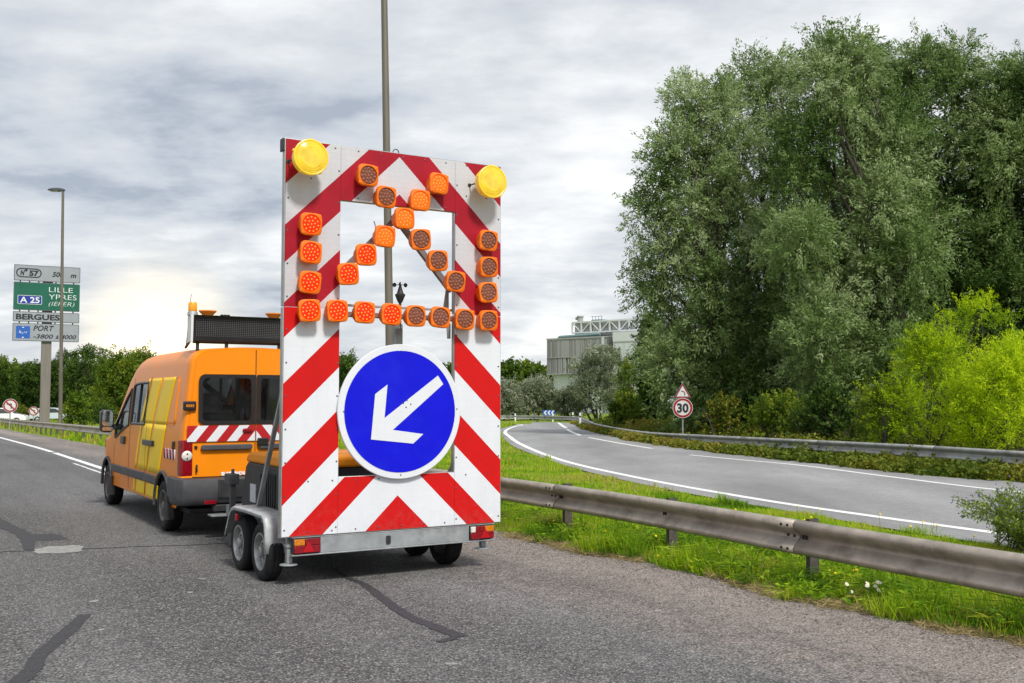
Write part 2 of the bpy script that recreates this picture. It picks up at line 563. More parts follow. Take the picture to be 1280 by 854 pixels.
def asphalt_mat(name, dark, light, mask_axis=None, speck=0.5, wear=0.14, stones=0.5):
    m, nt, out = newmat(name)
    L = nt.links.new
    b = N(nt, 'ShaderNodeBsdfPrincipled'); b.inputs['Specular IOR Level'].default_value = 0.35
    tc = N(nt, 'ShaderNodeTexCoord')
    big = N(nt, 'ShaderNodeTexNoise'); big.inputs['Scale'].default_value = 0.5; big.inputs['Detail'].default_value = 7
    big.inputs['Roughness'].default_value = 0.62
    mp = N(nt, 'ShaderNodeMapping'); mp.inputs['Scale'].default_value = (1.0, 0.35, 1.0)
    L(tc.outputs['Object'], mp.inputs[0]); L(mp.outputs[0], big.inputs['Vector'])
    mid = N(nt, 'ShaderNodeTexNoise'); mid.inputs['Scale'].default_value = 6.0; mid.inputs['Detail'].default_value = 8
    mid.inputs['Roughness'].default_value = 0.7
    L(tc.outputs['Object'], mid.inputs['Vector'])
    fine = N(nt, 'ShaderNodeTexNoise'); fine.inputs['Scale'].default_value = 62; fine.inputs['Detail'].default_value = 5
    fine.inputs['Roughness'].default_value = 0.75
    L(tc.outputs['Object'], fine.inputs['Vector'])
    vo = N(nt, 'ShaderNodeTexVoronoi'); vo.inputs['Scale'].default_value = 85
    L(tc.outputs['Object'], vo.inputs['Vector'])
    # shoulder mask across the road
    mixb = N(nt, 'ShaderNodeMix', data_type='RGBA')
    mixb.inputs[6].default_value = (*dark, 1); mixb.inputs[7].default_value = (*light, 1)
    if mask_axis:
        sp = N(nt, 'ShaderNodeSeparateXYZ'); L(tc.outputs['Object'], sp.inputs[0])
        w1 = N(nt, 'ShaderNodeMath', operation='MULTIPLY_ADD')
        L(mid.outputs[0], w1.inputs[0]); w1.inputs[1].default_value = 1.3; L(sp.outputs[0], w1.inputs[2])
        mr = N(nt, 'ShaderNodeMapRange', interpolation_type='SMOOTHSTEP')
        mr.inputs[1].default_value = mask_axis[0] + 0.65; mr.inputs[2].default_value = mask_axis[1] + 0.65
        L(w1.outputs[0], mr.inputs[0]); L(mr.outputs[0], mixb.inputs[0])
    else:
        L(big.outputs[0], mixb.inputs[0])
    # wear multiplies
    def mul(src, fac_out, lo, hi, a=0.3, c=0.7):
        r_ = N(nt, 'ShaderNodeMapRange'); r_.inputs[1].default_value = a; r_.inputs[2].default_value = c
        r_.inputs[3].default_value = lo; r_.inputs[4].default_value = hi
        L(fac_out, r_.inputs[0])
        x = N(nt, 'ShaderNodeMix', data_type='RGBA', blend_type='MULTIPLY'); x.inputs[0].default_value = 1
        L(src, x.inputs[6]); L(r_.outputs[0], x.inputs[7])
        return x.outputs[2]
    trk = N(nt, 'ShaderNodeTexNoise'); trk.inputs['Scale'].default_value = 1.0; trk.inputs['Detail'].default_value = 3
    mpt = N(nt, 'ShaderNodeMapping'); mpt.inputs['Scale'].default_value = (1.15, 0.04, 1.0) if mask_axis else (0.5, 0.2, 1.0)
    L(tc.outputs['Object'], mpt.inputs[0]); L(mpt.outputs[0], trk.inputs['Vector'])
    c = mul(mixb.outputs[2], big.outputs[0], 1 - wear, 1 + wear)
    c = mul(c, trk.outputs[0], 1 - wear * .8, 1 + wear * .8)
    c = mul(c, mid.outputs[0], 1 - wear * 0.8, 1 + wear * 0.8)
    c = mul(c, fine.outputs[0], max(.12, 1 - speck), 1 + speck, 0.38, 0.62)
    gr_ = N(nt, 'ShaderNodeTexNoise'); gr_.inputs['Scale'].default_value = 24; gr_.inputs['Detail'].default_value = 2
    L(tc.outputs['Object'], gr_.inputs['Vector'])
    c = mul(c, gr_.outputs[0], 1 - speck * .15, 1 + speck * .15, 0.36, 0.64)
    # pale aggregate stones
    cr = N(nt, 'ShaderNodeValToRGB'); cr.color_ramp.elements[0].position = 0.80
    cr.color_ramp.elements[1].position = 0.97; cr.color_ramp.elements[1].color = (stones,) * 3 + (1,)
    sc_ = N(nt, 'ShaderNodeSeparateColor'); L(vo.outputs['Color'], sc_.inputs[0]); L(sc_.outputs[0], cr.inputs[0])
    st = N(nt, 'ShaderNodeMix', data_type='RGBA')
    L(cr.outputs[0], st.inputs[0]); L(c, st.inputs[6]); st.inputs[7].default_value = (0.34, 0.32, 0.30, 1)
    L(st.outputs[2], b.inputs['Base Color'])
    rr = N(nt, 'ShaderNodeMapRange'); rr.inputs[3].default_value = 0.62; rr.inputs[4].default_value = 0.92
    L(mid.outputs[0], rr.inputs[0]); L(rr.outputs[0], b.inputs['Roughness'])
    hsum = N(nt, 'ShaderNodeMath', operation='ADD'); L(fine.outputs[0], hsum.inputs[0]); L(vo.outputs['Distance'], hsum.inputs[1])
    bp = N(nt, 'ShaderNodeBump'); bp.inputs['Strength'].default_value = 0.55; bp.inputs['Distance'].default_value = 0.012
    L(hsum.outputs[0], bp.inputs['Height']); L(bp.outputs[0], b.inputs['Normal'])
    L(b.outputs[0], out.inputs[0])
    return m


ASPH = asphalt_mat('road_asphalt', (0.104, 0.102, 0.102), (0.225, 0.19, 0.168), (4.6, 5.9), speck=0.85, wear=0.34, stones=1.0)
ASPH2 = asphalt_mat('ramp_asphalt', (0.265, 0.265, 0.268), (0.30, 0.299, 0.30), None, speck=0.24, wear=0.17, stones=0.3)


def road_edge(s):
    return 6.88 + 0.07 * math.sin(s * 1.7) + 0.05 * math.sin(s * 4.3 + 1) + 0.035 * math.sin(s * 11.1)


def main_road():
    rng = random.Random(4)
    ss = [-14 + 0.22 * i for i in range(160)] + list(np.linspace(21.5, 120, 80)) + list(np.geomspace(125, 1500, 20))
    ts = [-12, -8, -5, -2, 0, 2, 4, 5.5, 6.4]
    me = bpy.data.meshes.new('main_road')
    vs = []; fs = []
    for s in ss:
        for t in ts + [road_edge(s) + rng.uniform(-.03, .03)]:
            vs.append((t, s, float(hs(s)) + 0.004))
    n = len(ts) + 1
    for i in range(len(ss) - 1):
        for j in range(n - 1):
            fs.append((i * n + j, i * n + j + 1, (i + 1) * n + j + 1, (i + 1) * n + j))
    me.from_pydata(vs, [], fs); me.materials.append(ASPH)
    o = bpy.data.objects.new('main_road', me); COL.objects.link(o)
    o.rotation_euler = (0, 0, YAW); o['kind'] = 'structure'


main_road()


def catmull(pts, n=10):
    P = [np.array(p, float) for p in pts]
    P = [2 * P[0] - P[1]] + P + [2 * P[-1] - P[-2]]
    out = []
    for i in range(1, len(P) - 2):
        for k in range(n):
            t = k / n
            a, b, c, d = P[i - 1], P[i], P[i + 1], P[i + 2]
            out.append(0.5 * ((2 * b) + (c - a) * t + (2 * a - 5 * b + 4 * c - d) * t * t + (3 * b - a - 3 * c + d) * t ** 3))
    out.append(P[-2])
    return np.array(out)


RAMP_L = [(13.5, -6), (9.2, 4.5), (6.9, 9.8), (5.55, 12.89), (5.01, 14.16), (4.02, 16.87), (2.62, 21.26), (1.28, 27.71), (0.0, 38.47),
          (-0.49, 49.03), (-0.74, 56.5), (-0.66, 64.5), (-0.1, 72.5), (0.1, 79), (-3.5, 83.5), (-11, 86)]
RAMP_R = [(22, 2), (18, 9), (14.3, 15.5), (12.0, 19.3), (10.68, 21.66), (9.31, 23.68), (7.99, 28.76), (6.7, 33.4), (5.19, 42.03),
          (4.51, 55.5), (4.55, 64), (4.85, 73.8), (4.9, 80), (3.6, 88), (-2, 92), (-11, 94)]


def resample(c, n):
    d = np.r_[0, np.cumsum(np.linalg.norm(np.diff(c[:, :2], axis=0), axis=1))]
    q = np.linspace(0, d[-1], n)
    return np.stack([np.interp(q, d, c[:, k]) for k in range(c.shape[1])], 1)


CL = catmull(RAMP_L, 10)
CR_ = catmull(RAMP_R, 10)


def ramp_road():
    vs = []; fs = []
    m = 9
    for a, b in zip(CL, CR_):
        for k in range(m):
            p = a + (b - a) * k / (m - 1)
            vs.append((p[0], p[1], float(gz(p[0], p[1])) + 0.004))
    for i in range(len(CL) - 1):
        for j in range(m - 1):
            fs.append((i * m + j, i * m + j + 1, (i + 1) * m + j + 1, (i + 1) * m + j))
    me = bpy.data.meshes.new('slip_road'); me.from_pydata(vs, [], fs); me.materials.append(ASPH2)
    o = bpy.data.objects.new('slip_road', me); COL.objects.link(o); o['kind'] = 'structure'


ramp_road()


def ramp_left_x(y):
    """x of the ramp's left asphalt edge at depth y (the island lies to the left of it)"""
    k = CL[:, 1]
    i = np.argsort(k)
    return np.interp(y, k[i], CL[:, 0][i])


LINE = paint('road_paint', (0.80, 0.80, 0.79), rough=0.6, var=0.07, scale=9, dirt=(0.32, 0.31, 0.30), dirt_amt=0.55)
LINE2 = paint('road_paint_clean', (0.82, 0.82, 0.81), rough=0.6, var=0.05, scale=9, dirt=(0.4, 0.4, 0.39), dirt_amt=0.3)
TAR = paint('crack_sealant', (0.036, 0.035, 0.039), rough=0.7, var=0.55, scale=60, bump=0.5, bscale=70, dirt=(0.085, 0.08, 0.08), dirt_amt=0.7)
CRACK = paint('open_crack', (0.04, 0.039, 0.038), rough=0.9, var=0.3, scale=30)
PATCHM = paint('pale_patch', (0.30, 0.295, 0.28), rough=0.85, var=0.25, scale=18, bump=0.5, dirt=(0.12, 0.12, 0.12), dirt_amt=0.7)


def ribbon(name, pts, width, mat, z=0.008, res=0.25, jitter=0.0, wander=0.0, seed=0, curve=True):
    rng = random.Random(seed)
    c = catmull(pts, 12) if curve else np.array(pts, float)
    d = np.linalg.norm(np.diff(c, axis=0), axis=1).sum()
    c = resample(c, max(4, int(d / res)))
    n = len(c)
    if wander:
        ph = [rng.uniform(0, 6) for _ in range(4)]
        for i in range(n):
            q = i * res
            c[i, 0] += wander * (math.sin(q * 2.1 + ph[0]) * 0.5 + math.sin(q * 5.3 + ph[1]) * 0.3 + math.sin(q * 13 + ph[2]) * .2)
            c[i, 1] += wander * (math.sin(q * 2.7 + ph[3]) * 0.5 + math.sin(q * 6.1 + ph[0]) * 0.3)
    vs = []; fs = []
    for i in range(n):
        a = c[max(0, i - 1)]; b = c[min(n - 1, i + 1)]
        t = (b - a) / (np.linalg.norm(b - a) + 1e-9)
        nx_, ny_ = -t[1], t[0]
        w = (width if not hasattr(width, '__len__') else np.interp(i / (n - 1), np.linspace(0, 1, len(width)), width)) / 2
        w1 = w * (1 + rng.uniform(-jitter, jitter)); w2 = w * (1 + rng.uniform(-jitter, jitter))
        for q in (w1, -w2):
            x, y = c[i, 0] + nx_ * q, c[i, 1] + ny_ * q
            vs.append((x, y, float(gz(x, y)) + z))
    for i in range(n - 1):
        fs.append((2 * i, 2 * i + 1, 2 * i + 3, 2 * i + 2))
    me = bpy.data.meshes.new(name); me.from_pydata(vs, [], fs); me.materials.append(mat)
    bm = bmesh.new(); bm.from_mesh(me); bmesh.ops.recalc_face_normals(bm, faces=bm.faces)
    for f in bm.faces:
        if f.normal.z < 0: f.normal_flip()
    bm.to_mesh(me); bm.free()
    o = bpy.data.objects.new(name, me); COL.objects.link(o); o['kind'] = 'structure'
    return o


ribbon('road_marking', [(12.6, -3), (9.8, 5.5), (7.55, 10.9), (6.09, 13.9), (5.41, 15.29), (4.28, 17.93), (2.8, 22.74), (1.37, 29.5), (0.31, 39.82), (-0.11, 47.8),
                        (-0.36, 54.7), (-0.25, 63), (0.25, 72), (0.55, 78.6), (-3.2, 84), (-11, 86.6)], 0.2, LINE2, jitter=0.03, res=0.4)
ribbon('road_marking', [(12.2, 14.6), (9.51, 19.29), (8.5, 22.8), (7.51, 27.05), (6.45, 29.6), (5.48, 31.99)], 0.16, LINE2, jitter=0.03)
ribbon('road_marking', [(4.87, 36.04), (4.05, 41.3), (3.42, 46.2)], 0.17, LINE2, jitter=0.03)
ribbon('road_marking', [(3.24, 49.2), (3.2, 55), (3.28, 61.2)], 0.2, LINE2, jitter=0.03)
ribbon('road_marking', [(3.4, 64.5), (3.6, 75), (3.9, 87)], 0.22, LINE2, jitter=0.03)
# edge line ahead of the van, worn, with its joint gap
ribbon('road_marking', [RF(24.5, 4.66)[:2], RF(30, 4.66)[:2], RF(36, 4.67)[:2]], 0.17, LINE, jitter=0.08)
ribbon('road_marking', [RF(24.5, 4.36)[:2], RF(30, 4.36)[:2]], 0.06, LINE, jitter=0.25)
ribbon('road_marking', [RF(36.6, 4.67)[:2], RF(60, 4.75)[:2], RF(110, 5.0)[:2], RF(200, 5.2)[:2]], 0.18, LINE, jitter=0.05, res=0.6)
# sealed cracks and a pale patch on the carriageway
ribbon('crack_sealing', [(-3.45, 8.45), (-3.30, 7.65), (-3.22, 7.15), (-3.06, 6.6), (-3.0, 5.8)], [0.10, 0.12, 0.11, 0.13, 0.14], TAR, res=0.03, jitter=0.14, wander=0.012, seed=2)
ribbon('crack_sealing', [(-1.85, 10.75), (-1.62, 10.2), (-1.32, 9.65), (-0.95, 8.65), (-0.66, 8.1), (-0.38, 7.66)], [0.045, 0.06, 0.09, 0.10, 0.10, 0.12], TAR, res=0.03, jitter=0.16, wander=0.015, seed=3)
ribbon('crack_sealing', [(-7.6, 15.2), (-7.14, 14.52), (-6.3, 13.4), (-5.85, 12.6), (-5.55, 12.0)], [0.2, 0.24, 0.2, 0.16, 0.1], TAR, z=0.007, res=0.05, jitter=0.2, wander=0.02, seed=5)
ribbon('road_crack', [(-7.3, 11.4), (-6.3, 11.75), (-5.4, 11.98), (-4.4, 12.25), (-3.35, 12.6), (-2.6, 13.0)], [0.05, 0.06, 0.05, 0.035, 0.03, 0.02], TAR, z=0.0075, res=0.03, jitter=0.4, wander=0.035, seed=7)
ribbon('road_crack', [(-0.42, 7.62), (-0.52, 7.5)], [0.09, 0.05], TAR, z=0.0085, res=0.02, jitter=0.3, wander=0.02, seed=10, curve=False)


def patch(name, cx_, cy_, rx, ry, rot, mat, z, seed, n=22):
    rng = random.Random(seed)
    vs = []
    for k in range(n):
        a = 2 * math.pi * k / n
        q = (abs(math.cos(a)) ** 3.2 + abs(math.sin(a)) ** 3.2) ** (-1 / 3.2) * rng.uniform(0.84, 1.06)
        x, y = rx * q * math.cos(a), ry * q * math.sin(a)
        vs.append((cx_ + x * math.cos(rot) - y * math.sin(rot), cy_ + x * math.sin(rot) + y * math.cos(rot), z))
    me = bpy.data.meshes.new(name); me.from_pydata(vs, [], [tuple(range(n))]); me.materials.append(mat)
    o = bpy.data.objects.new(name, me); COL.objects.link(o); o['kind'] = 'structure'


patch('road_patch', -5.22, 12.03, 0.27, 0.34, R(20), PATCHM, 0.0095, 3)
patch('road_patch', -5.85, 13.1, 0.2, 0.4, R(40), TAR, 0.0065, 8)
for i, (x, y, r_) in enumerate([(-3.6, 9.0, .035), (-2.9, 9.4, .025), (-3.0, 10.1, .03), (-0.4, 6.9, .03), (-1.6, 7.2, .02), (1.2, 8.6, .03), (-3.1, 7.9, .022)]):
    patch('road_patch', x, y, r_, r_ * 1.6, R(30 * i), PATCHM, 0.0065, 20 + i, 9)

# ------------------------------------------------------------------ guardrails
STEEL_W = paint('weathered_rail_steel', (0.40, 0.352, 0.295), rough=0.45, metal=0.35, var=0.22, scale=5, bump=0.15, bscale=40,
                dirt=(0.125, 0.102, 0.078), dirt_amt=0.8)
STEEL_G = paint('grey_rail_steel', (0.40, 0.40, 0.385), rough=0.55, metal=0.4, var=0.2, scale=3, dirt=(0.12, 0.11, 0.09), dirt_amt=0.8)
POST_M = paint('rail_post_steel', (0.10, 0.09, 0.08), rough=0.7, metal=0.3, var=0.3, scale=12, dirt=(0.16, 0.10, 0.06), dirt_amt=0.5)
BOLT_M = paint('dark_bolt', (0.035, 0.03, 0.028), rough=0.6, metal=0.5, var=0.2)
# depth out of the rail plane, height below the top edge
WPROF = [(0.006, 0.004), (0.030, 0.0), (0.060, 0.006), (0.084, 0.024), (0.092, 0.048), (0.088, 0.070), (0.066, 0.092), (0.026, 0.118), (0.004, 0.138), (0.0, 0.156),
         (0.008, 0.174), (0.034, 0.198), (0.070, 0.232), (0.090, 0.256), (0.093, 0.274), (0.082, 0.294), (0.055, 0.309), (0.020, 0.312)]


def guardrail(root, pts, side, sec, mat, post_step, post_from, post_w=(0.055, 0.11), scale=1.0, bolts_until=0, detail_until=1e9, skip=()):
    """pts: top-edge polyline (x,y,z); side +1: the face looks to the left of travel, -1 right"""
    c = np.array(pts, float)
    d = np.r_[0, np.cumsum(np.linalg.norm(np.diff(c[:, :2], axis=0), axis=1))]
    total = d[-1]

    def at(q):
        q = min(max(q, 0), total)
        p = np.array([np.interp(q, d, c[:, k]) for k in range(3)])
        q2 = min(q + 0.3, total); q1 = max(q - 0.3, 0)
        t = np.array([np.interp(q2, d, c[:, k]) - np.interp(q1, d, c[:, k]) for k in range(2)])
        t /= np.linalg.norm(t) + 1e-9
        return p, t
    q = 0.0
    while q < total - 0.2:
        e = min(total, q + sec)
        mb = MB()
        qs = list(np.linspace(q - 0.16 if q > 0 else q, e + 0.001, max(3, int((e - q) / 0.7) + 2)))
        n = len(WPROF)
        vs = []
        for i, qq in enumerate(qs):
            p, t = at(qq)
            nx_, ny_ = -t[1] * side, t[0] * side
            lift = 0.007 * (1 - i / (len(qs) - 1))
            for dp, dz in WPROF:
                vs.append((p[0] + nx_ * (dp * scale + lift), p[1] + ny_ * (dp * scale + lift), p[2] - dz * scale))
        fs = []
        for i in range(len(qs) - 1):
            for k in range(n - 1):
                fs.append((i * n + k, i * n + k + 1, (i + 1) * n + k + 1, (i + 1) * n + k))
        mb.add(vs, fs)
        b = mb.build('beam', mat, root, smooth=50, solid=0.004)
        if q < bolts_until:
            bb = MB()
            for dq in (-0.10, -0.02):
                for dz, dp in ((0.048, 0.100), (0.152, 0.010), (0.262, 0.100)):
                    p, t = at(q + dq)
                    nx_, ny_ = -t[1] * side, t[0] * side
                    o_ = Vector((p[0] + nx_ * (dp + .005), p[1] + ny_ * (dp + .005), p[2] - dz))
                    bb.lathe([(0.013, -0.004), (0.013, 0.006), (0.008, 0.010), (0, 0.011)], o_, (nx_, ny_, 0), n=8)
            bb.build('splice_bolts', BOLT_M, b, smooth=40)['kind'] = 'stuff'
        q = e
    q = post_from - post_step
    k_ = -1
    while q + post_step < total:
        q += post_step; k_ += 1
        if k_ in skip: continue
        p, t = at(q)
        nx_, ny_ = -t[1] * side, t[0] * side
        g0 = float(gz(p[0], p[1])) - 0.25
        mb = MB()
        w, dpt = post_w
        tx, ty = t
        # open C-section post: web and two flanges, plus the spacer to the beam
        def bx(a0, a1, b0, b1, z0, z1):
            vs = []
            for z in (z0, z1):
                for a, b in ((a0, b0), (a1, b0), (a1, b1), (a0, b1)):
                    vs.append((p[0] + tx * a - nx_ * b, p[1] + ty * a - ny_ * b, z))
            mb.add(vs, [(0, 3, 2, 1), (4, 5, 6, 7), (0, 1, 5, 4), (1, 2, 6, 5), (2, 3, 7, 6), (3, 0, 4, 7)])
        top = p[2] + 0.012
        bx(-w / 2, -w / 2 + 0.007, 0.03, 0.03 + dpt, g0, top)
        bx(-w / 2 + .0071, w / 2, 0.03, 0.037, g0, top)
        bx(-w / 2 + .0071, w / 2, 0.03 + dpt - 0.007, 0.03 + dpt, g0, top)
        bx(-0.03, 0.03, 0.004, 0.0295, p[2] - 0.21, p[2] - 0.10)
        pm = mb.build('post', POST_M, root, smooth=0)
        if q < detail_until:
            sl = MB()
            o_ = Vector((p[0] + nx_ * 0.008, p[1] + ny_ * 0.008, p[2] - 0.152))
            tt = Vector((tx, ty, 0)); nn = Vector((nx_, ny_, 0))
            for a0, a1, r_ in ((-0.035, 0.0, .02), (0.008, 0.03, .02)):
                vs = [o_ + tt * a + nn * k + Vector((0, 0, z)) for k in (0, 0.006) for a, z in ((a0, -r_), (a1, -r_), (a1, r_), (a0, r_))]
                sl.add(vs, [(0, 3, 2, 1), (4, 5, 6, 7), (0, 1, 5, 4), (1, 2, 6, 5), (2, 3, 7, 6), (3, 0, 4, 7)])
            sl.build('post_bolt', BOLT_M, pm, smooth=0)


gr = empty('guardrail', RF(7.0, 7.3))
tag(gr, 'long brown weathered steel guardrail along the main road, nearest the camera', 'guardrail')
gr.location = (0, 0, 0)
pts = []
for s in list(np.linspace(-1.35, 12, 15)) + list(np.linspace(14, 118, 53)):
    t = 7.10 + 0.24 * float(sm(2.5, 11, s)) + 0.5 * float(sm(60, 110, s))
    z = 0.615 + 0.045 * float(sm(3, 11, s)) + float(hs(s))
    p = RF(s, t, z); pts.append(tuple(p))
guardrail(gr, pts, 1, 4.16, STEEL_W, 2.08, 1.86, bolts_until=22, detail_until=24, skip=(2,))

gr2 = empty('guardrail')
tag(gr2, 'grey overgrown steel guardrail along the outer side of the curving slip road', 'guardrail')
rp = [(20.5, 7.5, .6), (16.2, 14.5, .6), (12.9, 20.2, .59), (11.36, 23.0, .58), (10.35, 26.2, .57), (8.45, 30.3, .552), (6.6, 36.8, .466), (5.42, 43.2, .385), (4.75, 56.5, .352), (4.75, 66, .40),
      (5.05, 78, .35), (4.7, 86, .25), (2.6, 92.2, .20), (-1.5, 94.2, .17), (-11, 96, .14)]
guardrail(gr2, catmull(rp, 8), 1, 4.2, STEEL_G, 4.2, 1.0, detail_until=0)

# ------------------------------------------------------------------ shared paints
RED = paint('red_sheeting', (0.60, 0.006, 0.006), rough=0.5, spec=.22, var=0.06, scale=3, bump=0.05, bscale=160, dirt=(0.40, 0.01, 0.01), dirt_amt=0.25)
RED_DARK = paint('dark_red_sheeting', (0.36, 0.008, 0.022), rough=0.5, spec=.22, var=0.10, scale=3, bump=0.05, bscale=160)  # darker red than the lower board's sheeting
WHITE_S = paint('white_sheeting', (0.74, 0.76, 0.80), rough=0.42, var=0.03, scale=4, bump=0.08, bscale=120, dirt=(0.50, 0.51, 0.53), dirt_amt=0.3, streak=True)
WHITE_GREY = paint('grey_white_sheeting', (0.58, 0.585, 0.62), rough=0.42, var=0.05, scale=4, bump=0.08, bscale=120, dirt=(0.42, 0.42, 0.45), dirt_amt=0.5, streak=True)  # greyer white than the lower board's sheeting
GALV = paint('galvanised_steel', (0.52, 0.54, 0.55), rough=0.42, metal=0.35, var=0.16, scale=9, bump=0.05, bscale=30, dirt=(0.33, 0.33, 0.32), dirt_amt=0.5)
GALV_D = paint('dull_galvanised_steel', (0.34, 0.36, 0.37), rough=0.55, metal=0.35, var=0.18, scale=7, dirt=(0.16, 0.15, 0.14), dirt_amt=0.6)
ALU = paint('aluminium_edge', (0.42, 0.42, 0.40), rough=0.42, metal=0.6, var=0.15, scale=6)
OLDTUBE = paint('dusty_brown_tube', (0.20, 0.165, 0.155), rough=0.6, metal=0.2, var=0.2, scale=8)
BLACKP = paint('black_plastic', (0.022, 0.022, 0.024), rough=0.55, var=0.25, scale=8, dirt=(0.07, 0.065, 0.06), dirt_amt=0.5)
GREYP = paint('grey_plastic', (0.058, 0.060, 0.066), rough=0.6, var=0.2, scale=7, dirt=(0.14, 0.13, 0.12), dirt_amt=0.5)
RUBBER = paint('tyre_rubber', (0.012, 0.012, 0.013), rough=0.75, var=0.3, scale=14, bump=0.3, bscale=60, spec=.3, dirt=(0.04, 0.038, 0.036), dirt_amt=0.5)
ORANGE_H = paint('orange_lamp_housing', (0.86, 0.175, 0.008), rough=0.5, spec=.25, var=0.10, scale=7, dirt=(0.42, 0.13, 0.03), dirt_amt=0.4)
LENS_OFF = paint('unlit_brown_lens', (0.19, 0.058, 0.030), rough=0.25, var=0.3, scale=60)
DOT_OFF = paint('unlit_led', (0.33, 0.115, 0.07), rough=0.2, var=0.3, scale=50)
LENS_RED = paint('lit_red_orange_lens', (0.5, 0.015, 0.004), rough=0.4, spec=.2, emit=(1.0, 0.022, 0.003), emit_s=0.72)
LENS_AMB = paint('lit_amber_lens', (0.6, 0.08, 0.01), rough=0.4, spec=.2, emit=(1.0, 0.125, 0.010), emit_s=0.74)
DOT_ON = paint('lit_led', (.8, .3, .03), rough=0.4, spec=.2, emit=(1.0, 0.34, 0.02), emit_s=0.8)
def beacon_lens():
    m = paint('lit_yellow_lens', (0.72, 0.47, 0.02), rough=0.14, var=0.15, scale=9, coat=.6, dirt=(.45, .33, .05), dirt_amt=.45)
    nt = m.node_tree; L = nt.links.new
    b = [n for n in nt.nodes if n.type == 'BSDF_PRINCIPLED'][0]
    tc = N(nt, 'ShaderNodeTexCoord'); gr_ = N(nt, 'ShaderNodeMapping'); gr_.inputs['Location'].default_value = (.10, .2405 * 6, .02); gr_.inputs['Scale'].default_value = (6, 6, 6)
    L(tc.outputs['Object'], gr_.inputs[0])
    sph = N(nt, 'ShaderNodeTexGradient', gradient_type='SPHERICAL'); L(gr_.outputs[0], sph.inputs[0])
    cr = N(nt, 'ShaderNodeValToRGB'); e = cr.color_ramp.elements
    e[0].position = 0.0; e[0].color = (.62, .36, .012, 1); e[1].position = .85; e[1].color = (1, .88, .16, 1)
    k = e.new(.4); k.color = (.95, .66, .03, 1)
    L(sph.outputs[0], cr.inputs[0]); L(cr.outputs[0], b.inputs['Emission Color'])
    nz = N(nt, 'ShaderNodeTexNoise'); nz.inputs['Scale'].default_value = 10; L(tc.outputs['Object'], nz.inputs[0])
    mr = N(nt, 'ShaderNodeMapRange'); mr.inputs[1].default_value = .35; mr.inputs[2].default_value = .65; mr.inputs[3].default_value = .16; mr.inputs[4].default_value = .32
    L(nz.outputs[0], mr.inputs[0]); L(mr.outputs[0], b.inputs['Emission Strength'])
    return m


BEACON_L = beacon_lens()
BEACON_H = paint('yellow_beacon_shell', (0.82, 0.55, 0.03), rough=0.35, emit=(1.0, 0.52, 0.03), emit_s=0.18)
BLUE = paint('blue_sheeting', (0.002, 0.003, 0.62), rough=0.45, spec=.25, var=0.06, scale=3, dirt=(0.02, 0.05, 0.62), dirt_amt=0.3)
WHITE_P = paint('white_paint', (0.80, 0.80, 0.80), rough=0.4, var=0.03, scale=5, dirt=(0.62, 0.62, 0.60), dirt_amt=0.35)
TAIL_RED = paint('red_tail_lens', (0.24, 0.003, 0.010), rough=0.18, var=0.35, scale=40, spec=0.7)
TAIL_AMB = paint('amber_tail_lens', (0.60, 0.19, 0.012), rough=0.15, var=0.2, scale=40, spec=0.7)
TAIL_CLR = paint('clear_tail_lens', (0.72, 0.70, 0.64), rough=0.12, var=0.2, scale=40, spec=0.7)
TRI_RED = paint('bright_red_reflector', (0.46, 0.006, 0.014), rough=0.2, var=0.2, scale=60)
RIM = paint('silver_wheel_rim', (0.36, 0.36, 0.36), rough=0.42, metal=0.5, var=0.2, scale=10, dirt=(0.13, 0.12, 0.11), dirt_amt=0.6)
RIM_D = paint('dusty_steel_rim', (0.16, 0.15, 0.145), rough=0.6, metal=0.3, var=0.25, scale=10, dirt=(0.07, 0.065, 0.06), dirt_amt=0.6)
